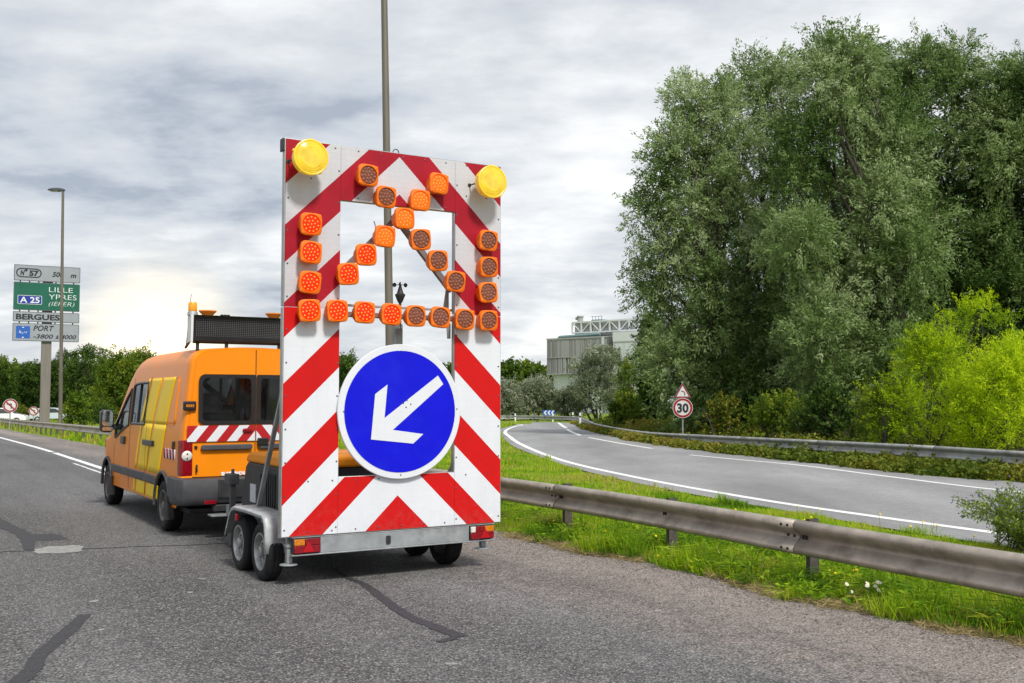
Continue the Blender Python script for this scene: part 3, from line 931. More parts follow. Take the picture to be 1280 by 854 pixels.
def sheet_lines(m, amt=.10, pitch=.052):
    nt = m.node_tree; L = nt.links.new
    b = [n for n in nt.nodes if n.type == 'BSDF_PRINCIPLED'][0]
    src = b.inputs['Base Color'].links[0].from_socket
    tc = N(nt, 'ShaderNodeTexCoord')
    sp = N(nt, 'ShaderNodeSeparateXYZ'); L(tc.outputs['Object'], sp.inputs[0])
    cb = N(nt, 'ShaderNodeCombineXYZ'); L(sp.outputs[0], cb.inputs[0]); L(sp.outputs[2], cb.inputs[1])
    br = N(nt, 'ShaderNodeTexBrick'); br.inputs['Scale'].default_value = 1 / pitch / 4
    br.inputs['Mortar Size'].default_value = .022; br.inputs['Color1'].default_value = (1, 1, 1, 1); br.inputs['Color2'].default_value = (.975, .975, .98, 1)
    br.inputs['Mortar'].default_value = (1 - amt,) * 3 + (1,)
    L(cb.outputs[0], br.inputs['Vector'])
    mx = N(nt, 'ShaderNodeMix', data_type='RGBA', blend_type='MULTIPLY'); mx.inputs[0].default_value = 1
    L(src, mx.inputs[6]); L(br.outputs[0], mx.inputs[7])
    # road spray on the lowest hand's breadth
    ns = N(nt, 'ShaderNodeTexNoise'); ns.inputs['Scale'].default_value = 14; ns.inputs['Detail'].default_value = 9; ns.inputs['Roughness'].default_value = .75
    L(tc.outputs['Object'], ns.inputs['Vector'])
    mr = N(nt, 'ShaderNodeMapRange'); mr.inputs[1].default_value = 1.25; mr.inputs[2].default_value = .45; mr.inputs[3].default_value = -.28; mr.inputs[4].default_value = .06
    L(sp.outputs[2], mr.inputs[0])
    ad = N(nt, 'ShaderNodeMath', operation='ADD'); L(ns.outputs[0], ad.inputs[0]); L(mr.outputs[0], ad.inputs[1])
    r2 = N(nt, 'ShaderNodeMapRange'); r2.inputs[1].default_value = .46; r2.inputs[2].default_value = .72; r2.inputs[3].default_value = 0; r2.inputs[4].default_value = .13
    L(ad.outputs[0], r2.inputs[0])
    m2 = N(nt, 'ShaderNodeMix', data_type='RGBA'); L(r2.outputs[0], m2.inputs[0]); L(mx.outputs[2], m2.inputs[6]); m2.inputs[7].default_value = (.27, .25, .23, 1)
    L(m2.outputs[2], b.inputs['Base Color'])


for m_ in (RED, RED_DARK, WHITE_S, WHITE_GREY): sheet_lines(m_, .06 if m_ in (WHITE_GREY,) else .03)
SCREW = paint('screw_head', (0.12, 0.12, 0.12), rough=0.4, metal=0.7)


def wheel(parent, x, y, r, w, out, rim_mat, holes=10, name='wheel', rim_r=0.63):
    """a road wheel: child Empty-less part = tyre mesh, sub-part rim; axle along x, outer face towards 'out' (+1/-1)"""
    mb = MB()
    h = w / 2
    prof = [(r * rim_r, -h * 0.85), (r * 0.72, -h), (r * 0.86, -h * 1.02), (r * 0.955, -h * 0.86), (r * 0.985, -h * 0.70),
            (r, -h * 0.5), (r, -h * 0.3), (r * 0.975, -h * .29), (r * .975, -h * .22), (r, -h * .21), (r, h * .21), (r * .975, h * .22),
            (r * .975, h * .29), (r, h * .3), (r, h * 0.5),
            (r * 0.985, h * 0.70), (r * 0.955, h * 0.86), (r * 0.86, h * 1.02), (r * 0.72, h), (r * rim_r, h * 0.85)]
    mb.lathe(prof, (x, y, r), (out, 0, 0), n=44)
    tyre = mb.build(name, RUBBER, parent, smooth=32)
    rb = MB()
    rr = r * rim_r
    rb.lathe([(rr * 1.0, -h * 0.8), (rr * 1.0, h * 0.86), (rr * 1.04, h * 0.90), (rr * 1.03, h * 0.97), (rr * 0.95, h * 0.97), (rr * 0.90, h * 0.78), (rr * .86, h * .35),
              (rr * 0.78, h * 0.30), (rr * 0.66, h * 0.52), (rr * 0.50, h * 0.62), (rr * 0.40, h * 0.60), (rr * .34, h * .5), (rr * 0.30, h * 0.52), (rr * 0.28, h * 0.92), (rr * 0.20, h * 1.0), (0, h * 1.0)],
             (x, y, r), (out, 0, 0), n=36)
    rim = rb.build('rim', rim_mat, tyre, smooth=30)
    hb = MB()
    for k in range(holes):
        a = 2 * math.pi * k / holes
        p = Vector((x + out * h * 0.42, y + math.cos(a) * rr * 0.72, r + math.sin(a) * rr * 0.72))
        hb.lathe([(rr * 0.085, 0), (rr * 0.085, h * .04), (0, h * 0.042)], p + Vector((out * h * 0.0, 0, 0)), (out, 0, 0), n=10)
    for k in range(5):
        a = 2 * math.pi * k / 5 + .3
        p = Vector((x + out * h * 0.60, y + math.cos(a) * rr * 0.43, r + math.sin(a) * rr * 0.43))
        hb.lathe([(rr * 0.055, 0), (rr * 0.05, h * .10), (0, h * 0.11)], p, (out, 0, 0), n=6)
    ho = hb.build('wheel_nuts', BLACKP, tyre, smooth=30)
    ho['kind'] = 'stuff'
    return tyre


# ------------------------------------------------------------------ arrow trailer (local: x right, y forward, z up)
TC, TS = 4.32, 9.30
tr = empty('arrow_trailer', RF(TS, TC, 0), YAW)
tag(tr, 'big trailer with red and white striped sign frame, flashing lamps and blue arrow disc', 'trailer')
XL, XR, ZB, ZM, ZT = -1.17, 1.17, 0.472, 2.605, 4.19
OXL, OXR, OZB, OZT = -0.62, 0.63, 1.000, 3.665
TH = 0.012
BND = [0.80, 1.22, 1.54, 1.89, 2.25, 2.65, 3.02, 3.45, 3.78, 4.155, 4.51, 4.90]
SLP = 0.97


def striped(name, rects, mats, y=0.0):
    """flat boards with real chevron sheeting: each board is cut along the chevron edges"""
    bm = bmesh.new()
    for (x0, x1, z0, z1) in rects:
        vs = [bm.verts.new((x0, y, z0)), bm.verts.new((x1, y, z0)), bm.verts.new((x1, y, z1)), bm.verts.new((x0, y, z1))]
        bm.faces.new(vs)
    bmesh.ops.bisect_plane(bm, geom=bm.verts[:] + bm.edges[:] + bm.faces[:], plane_co=(0, 0, 0), plane_no=(1, 0, 0))
    for d in BND:
        for sg in (1, -1):
            no = Vector((sg * SLP, 0, 1)).normalized()
            bmesh.ops.bisect_plane(bm, geom=bm.verts[:] + bm.edges[:] + bm.faces[:], plane_co=(0, 0, d), plane_no=no)
    for f in bm.faces:
        c = f.calc_center_median()
        v = c.z + abs(c.x) * SLP
        f.material_index = 0 if sum(1 for b in BND if v > b) % 2 == 0 else 1
    bm.normal_update()
    for f in bm.faces:
        if f.normal.y > 0: f.normal_flip()
    me = bpy.data.meshes.new(name); bm.to_mesh(me); bm.free()
    for mt in mats: me.materials.append(mt)
    o = bpy.data.objects.new(name, me); COL.objects.link(o); o.parent = tr
    md = o.modifiers.new('solid', 'SOLIDIFY'); md.thickness = TH; md.offset = -1
    return o


g = 0.002
lower = striped('lower_board', [(XL, OXL - g, ZB, ZM - g), (OXR + g, XR, ZB, ZM - g), (OXL, OXR, ZB, OZB)], [RED, WHITE_S])
lower['label'] = 'lower board with bright red and white chevrons'
upper = striped('upper_board', [(XL, OXL - g, ZM + g, ZT), (OXR + g, XR, ZM + g, ZT), (OXL, OXR, OZT, ZT)], [RED_DARK, WHITE_GREY])
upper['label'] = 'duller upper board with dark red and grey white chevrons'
# screws
sb = MB()
for z in np.arange(ZB + 0.06, ZT, 0.31):
    for x in (XL + 0.025, OXL - 0.02, OXR + 0.02, XR - 0.025):
        if z < ZT: sb.lathe([(0.0085, 0), (0.0085, 0.003), (0.004, 0.0045), (0, 0.0045)], (x, -0.0001, z), (0, -1, 0), n=8)
for x in np.arange(XL + 0.25, XR, 0.24):
    for z in (ZB + 0.03, OZB - 0.03 if OXL < x < OXR else ZB + 0.5, ZT - 0.03, OZT + .03 if OXL < x < OXR else ZT - .35):
        sb.lathe([(0.008, 0), (0.008, 0.003), (0.004, 0.0045), (0, 0.0045)], (x, -0.0001, z), (0, -1, 0), n=8)
so = sb.build('board_screws', SCREW, tr, smooth=30); so['kind'] = 'stuff'
# aluminium frame behind the boards
fb = MB()
D0, D1 = TH + 0.001, TH + 0.055
for x0, x1 in ((XL - 0.012, XL + 0.03), (OXL - 0.05, OXL + 0.004), (OXR - 0.004, OXR + 0.05), (XR - 0.03, XR + 0.012)):
    fb.box(x0, x1, D0, D1, ZB + .03, ZM - 0.006)
    fb.box(x0, x1, D0, D1, ZM + 0.006, ZT - 0.03)
for z0, z1 in ((ZB - 0.012, ZB + 0.028), (ZT - 0.028, ZT + 0.010)):
    fb.box(XL - 0.012, XR + 0.012, D0, D1, z0, z1)
for z0, z1 in ((OZB - .04, OZB + 0.003), (OZT - 0.003, OZT + .04)):
    fb.box(OXL + .006, OXR - .006, D0, D1, z0, z1)
fb.box(XL - 0.0125, XL - 0.002, -0.002, D0, ZB, ZM - .004)
fb.box(XL - 0.0125, XL - 0.002, -0.002, D0, ZM + .004, ZT)
fb.build('board_frame', ALU, tr, bevel=0.003)
# lamp bars in the opening
lb = MB()
lb.bar((-.62, D1 + .02, 2.565), (.66, D1 + .02, 2.565), .05, .05)
lb.bar((0.0, D1 + .075, 3.60), (.66, D1 + .075, 2.86), .05, .06)
lb.bar((0.16, D1 + .13, 3.68), (-.66, D1 + .13, 2.86), .05, .06)
lb.build('lamp_bar', OLDTUBE, tr, bevel=0.004)
lb = MB(); lb.bar((-.63, D1 + .03, 2.655), (.66, D1 + .03, 2.655), .03, .022); lb.build('hinge_rail', GALV_D, tr, bevel=0.003)
hb = MB()
hb.prism([(0.56, 2.66), (0.625, 2.66), (0.625, 2.93), (0.60, 2.93)], lambda a, b, d: (a, d, b), D1 + .056, D1 + .07)
hb.prism([(0.585, 2.36), (0.62, 2.36), (0.62, 2.52), (0.575, 2.50)], lambda a, b, d: (a, d, b), D1 + .005, D1 + .02)
hb.build('hinge_plate', GALV_D, tr, bevel=0.003)
cb = MB()
cb.tube([(-.59, D1 + .02, 2.60), (-.585, D1 + .03, 2.52), (-.60, D1 + .03, 2.44), (-.64, D1 + .03, 2.40)], 0.012, 8)
cb.build('cable', BLACKP, tr)
cb = MB()
cb.tube([(OXL + .42 + .02 * math.sin(k), D1 + .10, 3.52 - 0.05 * k) for k in range(4)] , 0.006, 6)
cb.build('cable', WHITE_P, tr)
# lifting eye and corner bracket
eb = MB()
eb.tube([(-.02 + .032 * math.cos(a), D1 - .02, ZT + .012 + .034 * max(-.2, math.sin(a)) + .006) for a in np.linspace(-.3, math.pi + .3, 13)], 0.005, 6)
eb.build('lifting_eye', BLACKP, tr)
kb = MB(); kb.box(XL - 0.030, XL - 0.0135, 0.0, 0.09, ZT - 0.115, ZT + 0.005); kb.build('corner_bracket', BLACKP, tr, bevel=0.003)


def superell(r, n_, k=4.2):
    out = []
    for i in range(n_):
        a = 2 * math.pi * i / n_
        q = (abs(math.cos(a)) ** k + abs(math.sin(a)) ** k) ** (-1 / k)
        out.append((r * q * math.cos(a), r * q * math.sin(a)))
    return out


def make_lamp(kind, lens_m, dot_m):
    """one square-shouldered lamp, built about its own centre, looking towards -y"""
    mb = MB()
    n = 40
    rings = []
    for rad, y, k in ((0.088, -0.118, 2), (0.090, -0.128, 2), (0.0925, -0.1305, 2.0), (0.098, -0.129, 2.6), (0.104, -0.124, 4.4), (0.106, -0.115, 4.8), (0.105, -0.092, 4.6), (0.098, -0.086, 3.6), (0.095, -0.05, 2.6), (0.088, 0.0, 2.2)):
        rings.append([(a, y, b) for a, b in superell(rad, n, k)])
    vs = [p for rg in rings for p in rg]
    fs = []
    for i in range(len(rings) - 1):
        for k in range(n):
            fs.append((i * n + k, i * n + (k + 1) % n, (i + 1) * n + (k + 1) % n, (i + 1) * n + k))
    mb.add(vs, fs)
    # mounting ears with bolts at two corners
    for sx, sz in ((-1, -1), (1, 1)):
        mb.lathe([(0.019, -0.002), (0.019, 0.026), (0.011, 0.030), (0, .030)], (sx * 0.079, -0.100, sz * 0.079), (0, -1, 0), n=12)
    me_o = mb.build('warning_lamp', ORANGE_H, tr, smooth=40)
    ln = MB()
    ln.lathe([(0.0885, 0.0), (0.06, 0.005), (0, 0.007)], (0, -0.1175, 0), (0, -1, 0), n=32, m=0)
    pos = [(0, 0)] + [(0.034 * math.cos(a), 0.034 * math.sin(a)) for a in np.linspace(0, 2 * math.pi, 6, endpoint=False) + .2]
    pos += [(0.068 * math.cos(a), 0.068 * math.sin(a)) for a in np.linspace(0, 2 * math.pi, 11, endpoint=False) + .45]
    for a, b in pos:
        q_ = 1.75 if 'unlit' in kind else 1.0
        ln.lathe([(0.0075 * q_, 0), (0.006 * q_, 0.0045), (0.003, 0.007), (0, .0075)], (a, -0.1215, b), (0, -1, 0), n=8, m=1)
    lo = ln.build('lens', [lens_m, dot_m], me_o, smooth=40)
    me_o['label'] = kind
    return me_o


UP = [(-.39, 3.909, 0), (-.20, 3.719, 0), (0.0, 3.517, 'A'), (-.20, 3.327, 'A'), (-.40, 3.132, 'R'), (-.58, 2.935, 'R'),
      (.38, 3.908, 'A'), (.18, 3.718, 'A'), (.19, 3.327, 0), (.38, 3.132, 0), (.58, 2.935, 0),
      (-.96, 3.384, 'R'), (-.96, 3.112, 'R'), (-.96, 2.836, 'R'), (-.96, 2.566, 'R'), (-.69, 2.572, 'R'), (-.41, 2.569, 'R'), (-.13, 2.565, 'R'),
      (.13, 2.56, 0), (.41, 2.556, 0), (.69, 2.552, 0), (.96, 2.552, 0), (.96, 2.834, 0), (.96, 3.108, 0), (.96, 3.382, 0)]
protos = {}
rl = random.Random(5)
for x, z, kd in UP:
    if kd not in protos:
        protos[kd] = make_lamp({0: 'unlit lamp with brown lens', 'A': 'lamp lit bright amber', 'R': 'lamp lit red orange'}[kd],
                               {0: LENS_OFF, 'A': LENS_AMB, 'R': LENS_RED}[kd], DOT_OFF if kd == 0 else DOT_ON)
        L_ = protos[kd]
    else:
        L_ = copy_tree(protos[kd], tr)
    L_.location = (x, -0.001, z)
    L_.rotation_euler = (R(rl.uniform(-2.5, 2.5)), R(rl.uniform(-5, 5)), R(rl.uniform(-3, 3)))
for x, z in ((-1.01, 3.985), (.935, 3.968)):
    mb = MB()
    yy = -0.245
    mb.lathe([(0.135, 0.0), (0.150, 0.012), (0.158, 0.05), (0.160, 0.10), (0.168, 0.105), (0.168, 0.122), (0.158, 0.126), (0.150, 0.122)], (0, -0.12, 0), (0, -1, 0), n=44)
    for k in range(5):
        a = R(18 + 72 * k)
        mb.bar((0.164 * math.cos(a), -0.215, .164 * math.sin(a)), (0.178 * math.cos(a), -0.215, .178 * math.sin(a)), 0.03, 0.022)
    bk = mb.build('beacon', BEACON_H, tr, smooth=40)
    bk['label'] = 'large round lit yellow beacon'
    bk.location = (x, 0, z)
    lb2 = MB(); lb2.lathe([(0.1515, 0.0), (0.142, .007), (0.138, .006), (0.122, 0.012), (.118, .011), (.10, .0165), (.096, .0155), (.075, .0195), (.071, .0185), (.05, .0215), (.046, .0205), (.02, .0225), (0, 0.0225)], (0, -0.2405, 0), (0, -1, 0), n=44)
    lb2.build('lens', BEACON_L, bk, smooth=25)
    st = MB(); st.bar((-.14, -0.0, -0.01), (-.12, -0.15, -0.01), 0.012, 0.012); st.lathe([(0.02, 0), (0.02, .006), (0, .007)], (-.14, 0, -.01), (0, -1, 0), n=10)
    st.lathe([(0.05, 0), (0.05, .12)], (0, 0, 0), (0, -1, 0), n=16)
    st.build('bracket', BLACKP, bk)

# round blue arrow sign in the opening
DC = (0.01, 1.622)
mb = MB()
mb.lathe([(0.655, -0.004), (0.660, 0.0), (0.660, 0.022), (0.655, 0.026), (0, 0.026)], (DC[0], -0.045, DC[1]), (0, 1, 0), n=72, closed=False)
mb.lathe([(0, 0.0), (0.655, -0.004)], (DC[0], -0.045, DC[1]), (0, 1, 0), n=72)
disc = mb.build('arrow_disc', WHITE_S, tr, smooth=30)
disc['label'] = 'round blue sign with white arrow pointing down left'
mb = MB(); mb.lathe([(0, 0), (0.596, 0.0)], (DC[0], -0.0525, DC[1]), (0, 1, 0), n=72)
mb.build('blue_face', BLUE, disc, smooth=0)
arrow = [(.40, .356), (.46, .270), (-.09, -.18), (.24, -.226), (.13, -.318), (-.32, -.268), (-.28, .169), (-.15, .263), (-.18, -.064)]
ab = MB()
n = len(arrow)
ab.add([(DC[0] + a, -0.0555, DC[1] + b) for a, b in arrow], [(0, 1, 2, 8), (2, 3, 4, 5), (2, 5, 8), (8, 5, 6, 7)])
ab.build('white_arrow', WHITE_S, disc, smooth=0)
rv = MB()
for a, b in ((.02, .08), (.06, .11), (.10, .07), (.05, .04), (.0, .59), (.0, -.62), (-.60, 0), (.62, 0.02)):
    rv.lathe([(0.008, 0), (.006, .004), (0, .0045)], (DC[0] + a, -0.056 if abs(a) + abs(b) < .5 else -0.050, DC[1] + b), (0, -1, 0), n=8)
rvo = rv.build('rivets', SCREW, disc); rvo['kind'] = 'stuff'
mb = MB(); mb.box(DC[0] - .63, DC[0] + .64, -0.0185, -0.006, 1.60, 1.66); mb.build('disc_bracket', GALV_D, disc, bevel=.002)

# lifting mast with wind gauge
mb = MB()
mb.bar((0.11, D1 + .20, 0.60), (0.11, D1 + .20, 2.50), .085, .085)
mb.build('mast', GALV_D, tr, bevel=.006)
mb = MB()
mb.tube([(0.125, D1 + .17, 2.45), (0.125, D1 + .17, 2.73)], 0.014, 10)
mb.lathe([(0.014, 0), (0.028, .02), (0.048, 0.07), (0.052, .078), (0.052, .092), (0.036, .10), (0.026, 0.13), (0.016, .165), (0.012, .185), (0, .186)], (0.125, D1 + .17, 2.715), (0, 0, 1), n=18)
for a in (10, 130, 250):
    c, s_ = math.cos(R(a)), math.sin(R(a))
    mb.bar((0.125, D1 + .17, 2.905), (0.125 + .06 * c, D1 + .17 + .06 * s_, 2.905), .006, .006)
    mb.lathe([(0.002, -.022), (0.016, -.015), (0.023, 0.0), (.021, 0.0), (.014, -.012), (0, -.018)], (0.125 + .065 * c, D1 + .17 + .065 * s_, 2.905), (-s_, c, 0), n=12)
mb.build('wind_gauge', BLACKP, tr, smooth=40)

# chassis
mb = MB()
mb.box(-.79, .80, 0.0, 0.055, 0.302, 0.452)
mb.box(-1.07, 1.10, -0.014, 0.060, 0.288, 0.3015)
mb.box(-1.07, 1.10, -0.004, 0.060, 0.4525, 0.459)
rearb = mb.build('rear_beam', GALV_D, tr, bevel=.004)
pb = MB(); pb.prism(rrect(-.12, -.075, .335, .415, .012), lambda a, b, d: (a, d, b), -0.012, -0.0005); pb.build('socket', BLACKP, rearb)
mb = MB()
for x in (-.72, .72):
    mb.box(x - .03, x + .03, 0.061, 3.3, 0.33, 0.45)
for y in (0.45, 1.0, 1.6, 2.3, 3.2):
    mb.box(-.69, .69, y, y + .05, 0.35, 0.43)
mb.box(-.75, .75, .1, 3.3, .4505, .462)
mb.build('chassis', GALV_D, tr, bevel=.004)
mb = MB()
for sx in (-1, 1):
    mb.bar((sx * .62, 2.6, 0.40), (-.20 + 0.03 * sx, 3.72, 0.42), .07, .09)
mb.bar((-.20, 3.6, 0.42), (-.20, 4.02, 0.43), .06, .06)
mb.lathe([(0.05, -.06), (0.06, 0), (.05, .05), (0, .055)], (-.20, 4.0, .44), (0, 0, 1), n=16)
mb.build('drawbar', GALV_D, tr, bevel=.004)
mb = MB()
for y in (.53, 1.24):
    mb.tube([(-1.0, y, .27), (.85, y, .27)], .032, 12)
mb.build('axle', BLACKP, tr)
for sx in (-1, 1):
    x = -1.125 if sx < 0 else .80
    for y in (.53, 1.24):
        wheel(tr, x, y, 0.278, 0.165, sx, RIM, holes=8)
    # tandem mudguard: rolled sheet over both wheels
    path = [(.272, .285), (.276, .42), (.30, .54), (.345, .615), (.42, .645), (.9, .652), (1.33, .645), (1.44, .615), (1.52, .54), (1.60, .42), (1.66, .33)]
    x0, x1 = (x - .105, x + .13)
    mbf = MB()
    n_ = len(path)
    vs = []
    for i, (a, b) in enumerate(path):
        p0 = path[max(0, i - 1)]; p1 = path[min(n_ - 1, i + 1)]
        tx_, tz_ = p1[0] - p0[0], p1[1] - p0[1]; l_ = math.hypot(tx_, tz_)
        nx_, nz_ = -tz_ / l_, tx_ / l_
        if nz_ < 0 and b > .6: nx_, nz_ = -nx_, -nz_
        cx_, cz_ = 0.93, 0.28
        if (a - cx_) * nx_ + (b - cz_) * nz_ < 0: nx_, nz_ = -nx_, -nz_
        ins = 0.028
        outer = x0 if sx < 0 else x1; inner = x1 if sx < 0 else x0
        o2 = outer - sx * 0.012
        vs += [(outer, a - nx_ * ins * 1.4, b - nz_ * ins * 1.4), (outer, a - nx_ * .012, b - nz_ * .012), (o2, a, b), (inner, a, b)]
    fs = []
    for i in range(n_ - 1):
        for k in range(3):
            fs.append((i * 4 + k, i * 4 + k + 1, (i + 1) * 4 + k + 1, (i + 1) * 4 + k))
    mbf.add(vs, fs)
    mbf.build('mudguard', GALV, tr, smooth=32, solid=.004)
    mb = MB(); mb.bar((x + (-.11 if sx < 0 else .11), .36, .478), (x + (.17 if sx < 0 else -.1), .29, .478), .02, .02)
    mb.build('mudguard_stay', BLACKP, tr)
    rf = MB(); rf.prism(rrect(1.165, 1.23, .51, .575, .008), lambda a, b, d: (d, a, b), x + sx * .098, x + sx * .122)
    rf.build('side_reflector', TAIL_RED, tr, bevel=.003)
    # prop stand
    js = -1.06 if sx < 0 else 1.02
    mb = MB()
    mb.bar((js, .11, .215), (js, .11, .50), .052, .052)
    mb.box(js - .036, js + .036, .07, .15, .36, .39)
    mb.lathe([(0, 0), (.085, 0), (.085, .008), (.03, .016), (.022, .02)], (js, .11, .195), (0, 0, 1), n=20)
    mb.build('prop_stand', GALV_D, tr, bevel=.003)
    # tail lamp: three fields
    a0, a1 = (-1.06, -.795) if sx < 0 else (.805, 1.085)
    mb = MB(); mb.prism(rrect(a0, a1, .308, .448, .012), lambda a, b, d: (a, d, b), -.006, .05)
    tl = mb.build('tail_lamp', BLACKP, tr, bevel=.004)
    w = a1 - a0
    q0, q1 = (a0, a0 + w * .42) if sx < 0 else (a1 - w * .42, a1)
    mb = MB(); mb.prism(rrect(q0 + .006, q1 - .004, .385, .442, .006), lambda a, b, d: (a, d, b), -.028, -.0065); mb.build('indicator_lens', TAIL_AMB, tl, bevel=.004)
    mb = MB(); mb.prism(rrect(a0 + .006, a1 - .006, .314, .382, .006), lambda a, b, d: (a, d, b), -.028, -.0065); mb.build('brake_lens', TAIL_RED, tl, bevel=.004)
    if sx < 0:
        mb = MB(); mb.prism(rrect(q1 + .002, a1 - .006, .385, .442, .006), lambda a, b, d: (a, d, b), -.028, -.0065); mb.build('fog_lens', TAIL_RED, tl, bevel=.004)
    else:
        mb = MB(); mb.prism(rrect(a0 + .006, a0 + .06, .3845, .442, .006), lambda a, b, d: (a, d, b), -.028, -.0065); mb.build('reversing_lens', TAIL_CLR, tl, bevel=.004)
        mb = MB(); mb.prism(rrect(a0 + .063, q0 + .002, .385, .442, .006), lambda a, b, d: (a, d, b), -.028, -.0065); mb.build('fog_lens', TAIL_RED, tl, bevel=.004)
    mb = MB(); c_ = (a0 + a1) / 2 + (0.01 if sx < 0 else .03)
    mb.prism([(c_ - .055, .322), (c_ + .055, .322), (c_, .42)], lambda a, b, d: (a, d, b), -.034, -.0285); mb.build('triangle_reflector', TRI_RED, tl, bevel=.002)
    # raking strut from chassis up to the board
    mb = MB(); mb.bar((sx * 1.03, 1.17, .60), (sx * 1.12, .085, 1.93), .042, .042); mb.build('strut', GALV_D, tr, bevel=.004)
    mb = MB(); mb.bar((sx * 1.12, .09, 1.80), (sx * .86, .42, 1.80), .05, .05); mb.bar((sx * .75, .30, 1.70), (sx * 1.12, .10, 1.70), .025, .03)
    mb.build('brace', BLACKP, tr, bevel=.004)
    mb = MB(); mb.box(sx * 1.03 - .03, sx * 1.03 + .03, 1.13, 1.21, .462, .64); mb.build('strut_foot', GALV_D, tr, bevel=.004)
# generator box
GEN_X0, GEN_X1 = -.80, .62
mb = MB()
prof = [(.93, .463), (2.45, .463), (2.52, .56), (2.36, .98), (2.28, 1.035), (.93, 1.035)]
mb.prism(prof, lambda a, b, d: (d, a, b), GEN_X0, GEN_X1)
gen = mb.build('generator_box', BLACKP, tr, bevel=.02, seg=3)
mb = MB()
prof = [(.88, 1.03), (2.26, 1.037), (2.30, 1.06), (2.22, 1.13), (2.12, 1.155), (.98, 1.155), (.90, 1.13)]
mb.prism(prof, lambda a, b, d: (d, a, b), GEN_X0 - .02, GEN_X1 + .02)
LID_O = paint('orange_lid_plastic', (0.88, 0.29, 0.004), rough=0.5, spec=0.25, var=0.06, scale=4, dirt=(0.62, 0.23, 0.03), dirt_amt=0.4)
mb.build('lid', LID_O, gen, bevel=.03, seg=3)
mb = MB(); mb.prism(rrect(1.95, 2.15, .60, .80, .01), lambda a, b, d: (d, a, b), GEN_X0 - .010, GEN_X0 - .001); mb.build('maker_plate', WHITE_GREY, gen)
mb = MB()
for k in range(5): mb.prism(rrect(1.30 + .07 * k, 1.33 + .07 * k, .60, .95, .01), lambda a, b, d: (d, a, b), GEN_X0 - .012, GEN_X0 - .001)
mb.build('side_ribs', BLACKP, gen, bevel=.003)
mb = MB(); mb.prism(rrect(1.75, 1.80, .70, .93, .01), lambda a, b, d: (d, a, b), GEN_X0 - .022, GEN_X0 - .001); mb.build('latch', BLACKP, gen, bevel=.003)
mb = MB(); mb.lathe([(0.05, 0), (.06, .02), (.045, .035), (0, .036)], (-.42, .93, .93), (0, -1, 0), n=20); mb.build('filler_cap', LID_O, gen, smooth=40)
mb = MB(); mb.tube([(-.84, 1.62, .50), (-.88, 1.60, .75), (-.83, 1.55, 1.0)], .012, 8); mb.build('cable', BLACKP, tr)
# jockey post at the nose of the trailer
mb = MB()
mb.bar((-.80, 2.86, .18), (-.80, 2.86, .80), .06, .06)
mb.bar((-.80, 2.80, .80), (-.80, 3.0, .80), .12, .12)
mb.lathe([(0, -.03), (.10, -.03), (.11, 0), (.10, .03), (0, .03)], (-.80, 2.86, .115), (1, 0, 0), n=20)
mb.tube([(-.80, 2.86, .86), (-.80, 2.86, .92)], .02, 8)
mb.build('jockey_wheel', GREYP, tr, bevel=.004)
mb = MB(); mb.bar((-.80, 2.86, .463), (-.30, 2.86, .44), .05, .05); mb.build('jockey_bracket', GALV_D, tr)

# ------------------------------------------------------------------ utility van (local: x right, y forward from the rear doors)
V_OR = paint('orange_van_paint', (0.90, 0.265, 0.004), rough=0.36, var=0.05, scale=2.5, coat=0.15, spec=.3, dirt=(0.55, 0.20, 0.04), dirt_amt=0.22)
V_YE = paint('yellow_sheeting', (0.95, 0.63, 0.004), rough=0.45, var=0.04, scale=3, spec=0.3)
V_GL = glass('dark_van_glass', (0.80, 0.88, 0.87), 0.96)
V_GL2 = glass('side_glass', (0.86, 0.92, 0.92), 0.95)
V_BLK = paint('black_trim', (0.016, 0.016, 0.017), rough=0.35, var=0.2, scale=8)
DARK_IN = paint('van_interior', (0.085, 0.085, 0.088), rough=0.8, var=0.3)
LINING = paint('pale_lining', (0.50, 0.51, 0.51), rough=0.7, var=0.08)
GREY_IN = paint('grey_load', (0.20, 0.21, 0.22), rough=0.7, var=0.3)
van = empty('utility_van', RF(13.2, 4.10, 0), YAW)
tag(van, 'orange high roof utility van with yellow bands and roof message board', 'van')
YW = (0.95, 4.93)
WR = 0.335


def wv(z):
    """half width of the body at height z"""
    if z <= 1.2: return 0.925 + 0.010 * math.sin((z - .3) / .9 * math.pi)
    return 0.925 - 0.088 * ((z - 1.2) / 1.0) ** 1.25


def roof_z(y):
    pts = [(0, 2.400), (.08, 2.415), (.6, 2.43), (2.6, 2.43), (3.05, 2.405), (3.35, 2.32), (3.62, 2.16), (4.80, 1.27), (4.95, 1.235), (5.35, 1.11), (5.58, 0.98), (5.70, 0.80), (5.75, 0.62)]
    return float(np.interp(y, [p[0] for p in pts], [p[1] for p in pts]))


def bottom_z(y):
    z = 0.36 if y > 0.2 else 0.45
    for yc in YW:
        d = abs(y - yc)
        if d < 0.43: z = max(z, 0.34 + math.sqrt(0.43 ** 2 - d * d))
    return z


ST = [0.0, 0.015, 0.05, 0.12, 0.25, 0.45] + list(np.linspace(0.52, 1.38, 21)) + [1.6, 1.9, 2.18, 2.2, 2.6, 3.0, 3.10, 3.18, 3.24, 3.34, 3.35, 3.5, 3.62, 3.8, 4.0, 4.2, 4.32]
ST += list(np.linspace(4.50, 5.36, 21)) + [5.45, 5.54, 5.62, 5.68, 5.72, 5.75]
ST = sorted(set(round(s, 4) for s in ST))
UPL = [1.0, 1.1, 1.2, 1.38, 1.6, 1.8, 1.975, 2.08, 2.18]
NLOW = 4


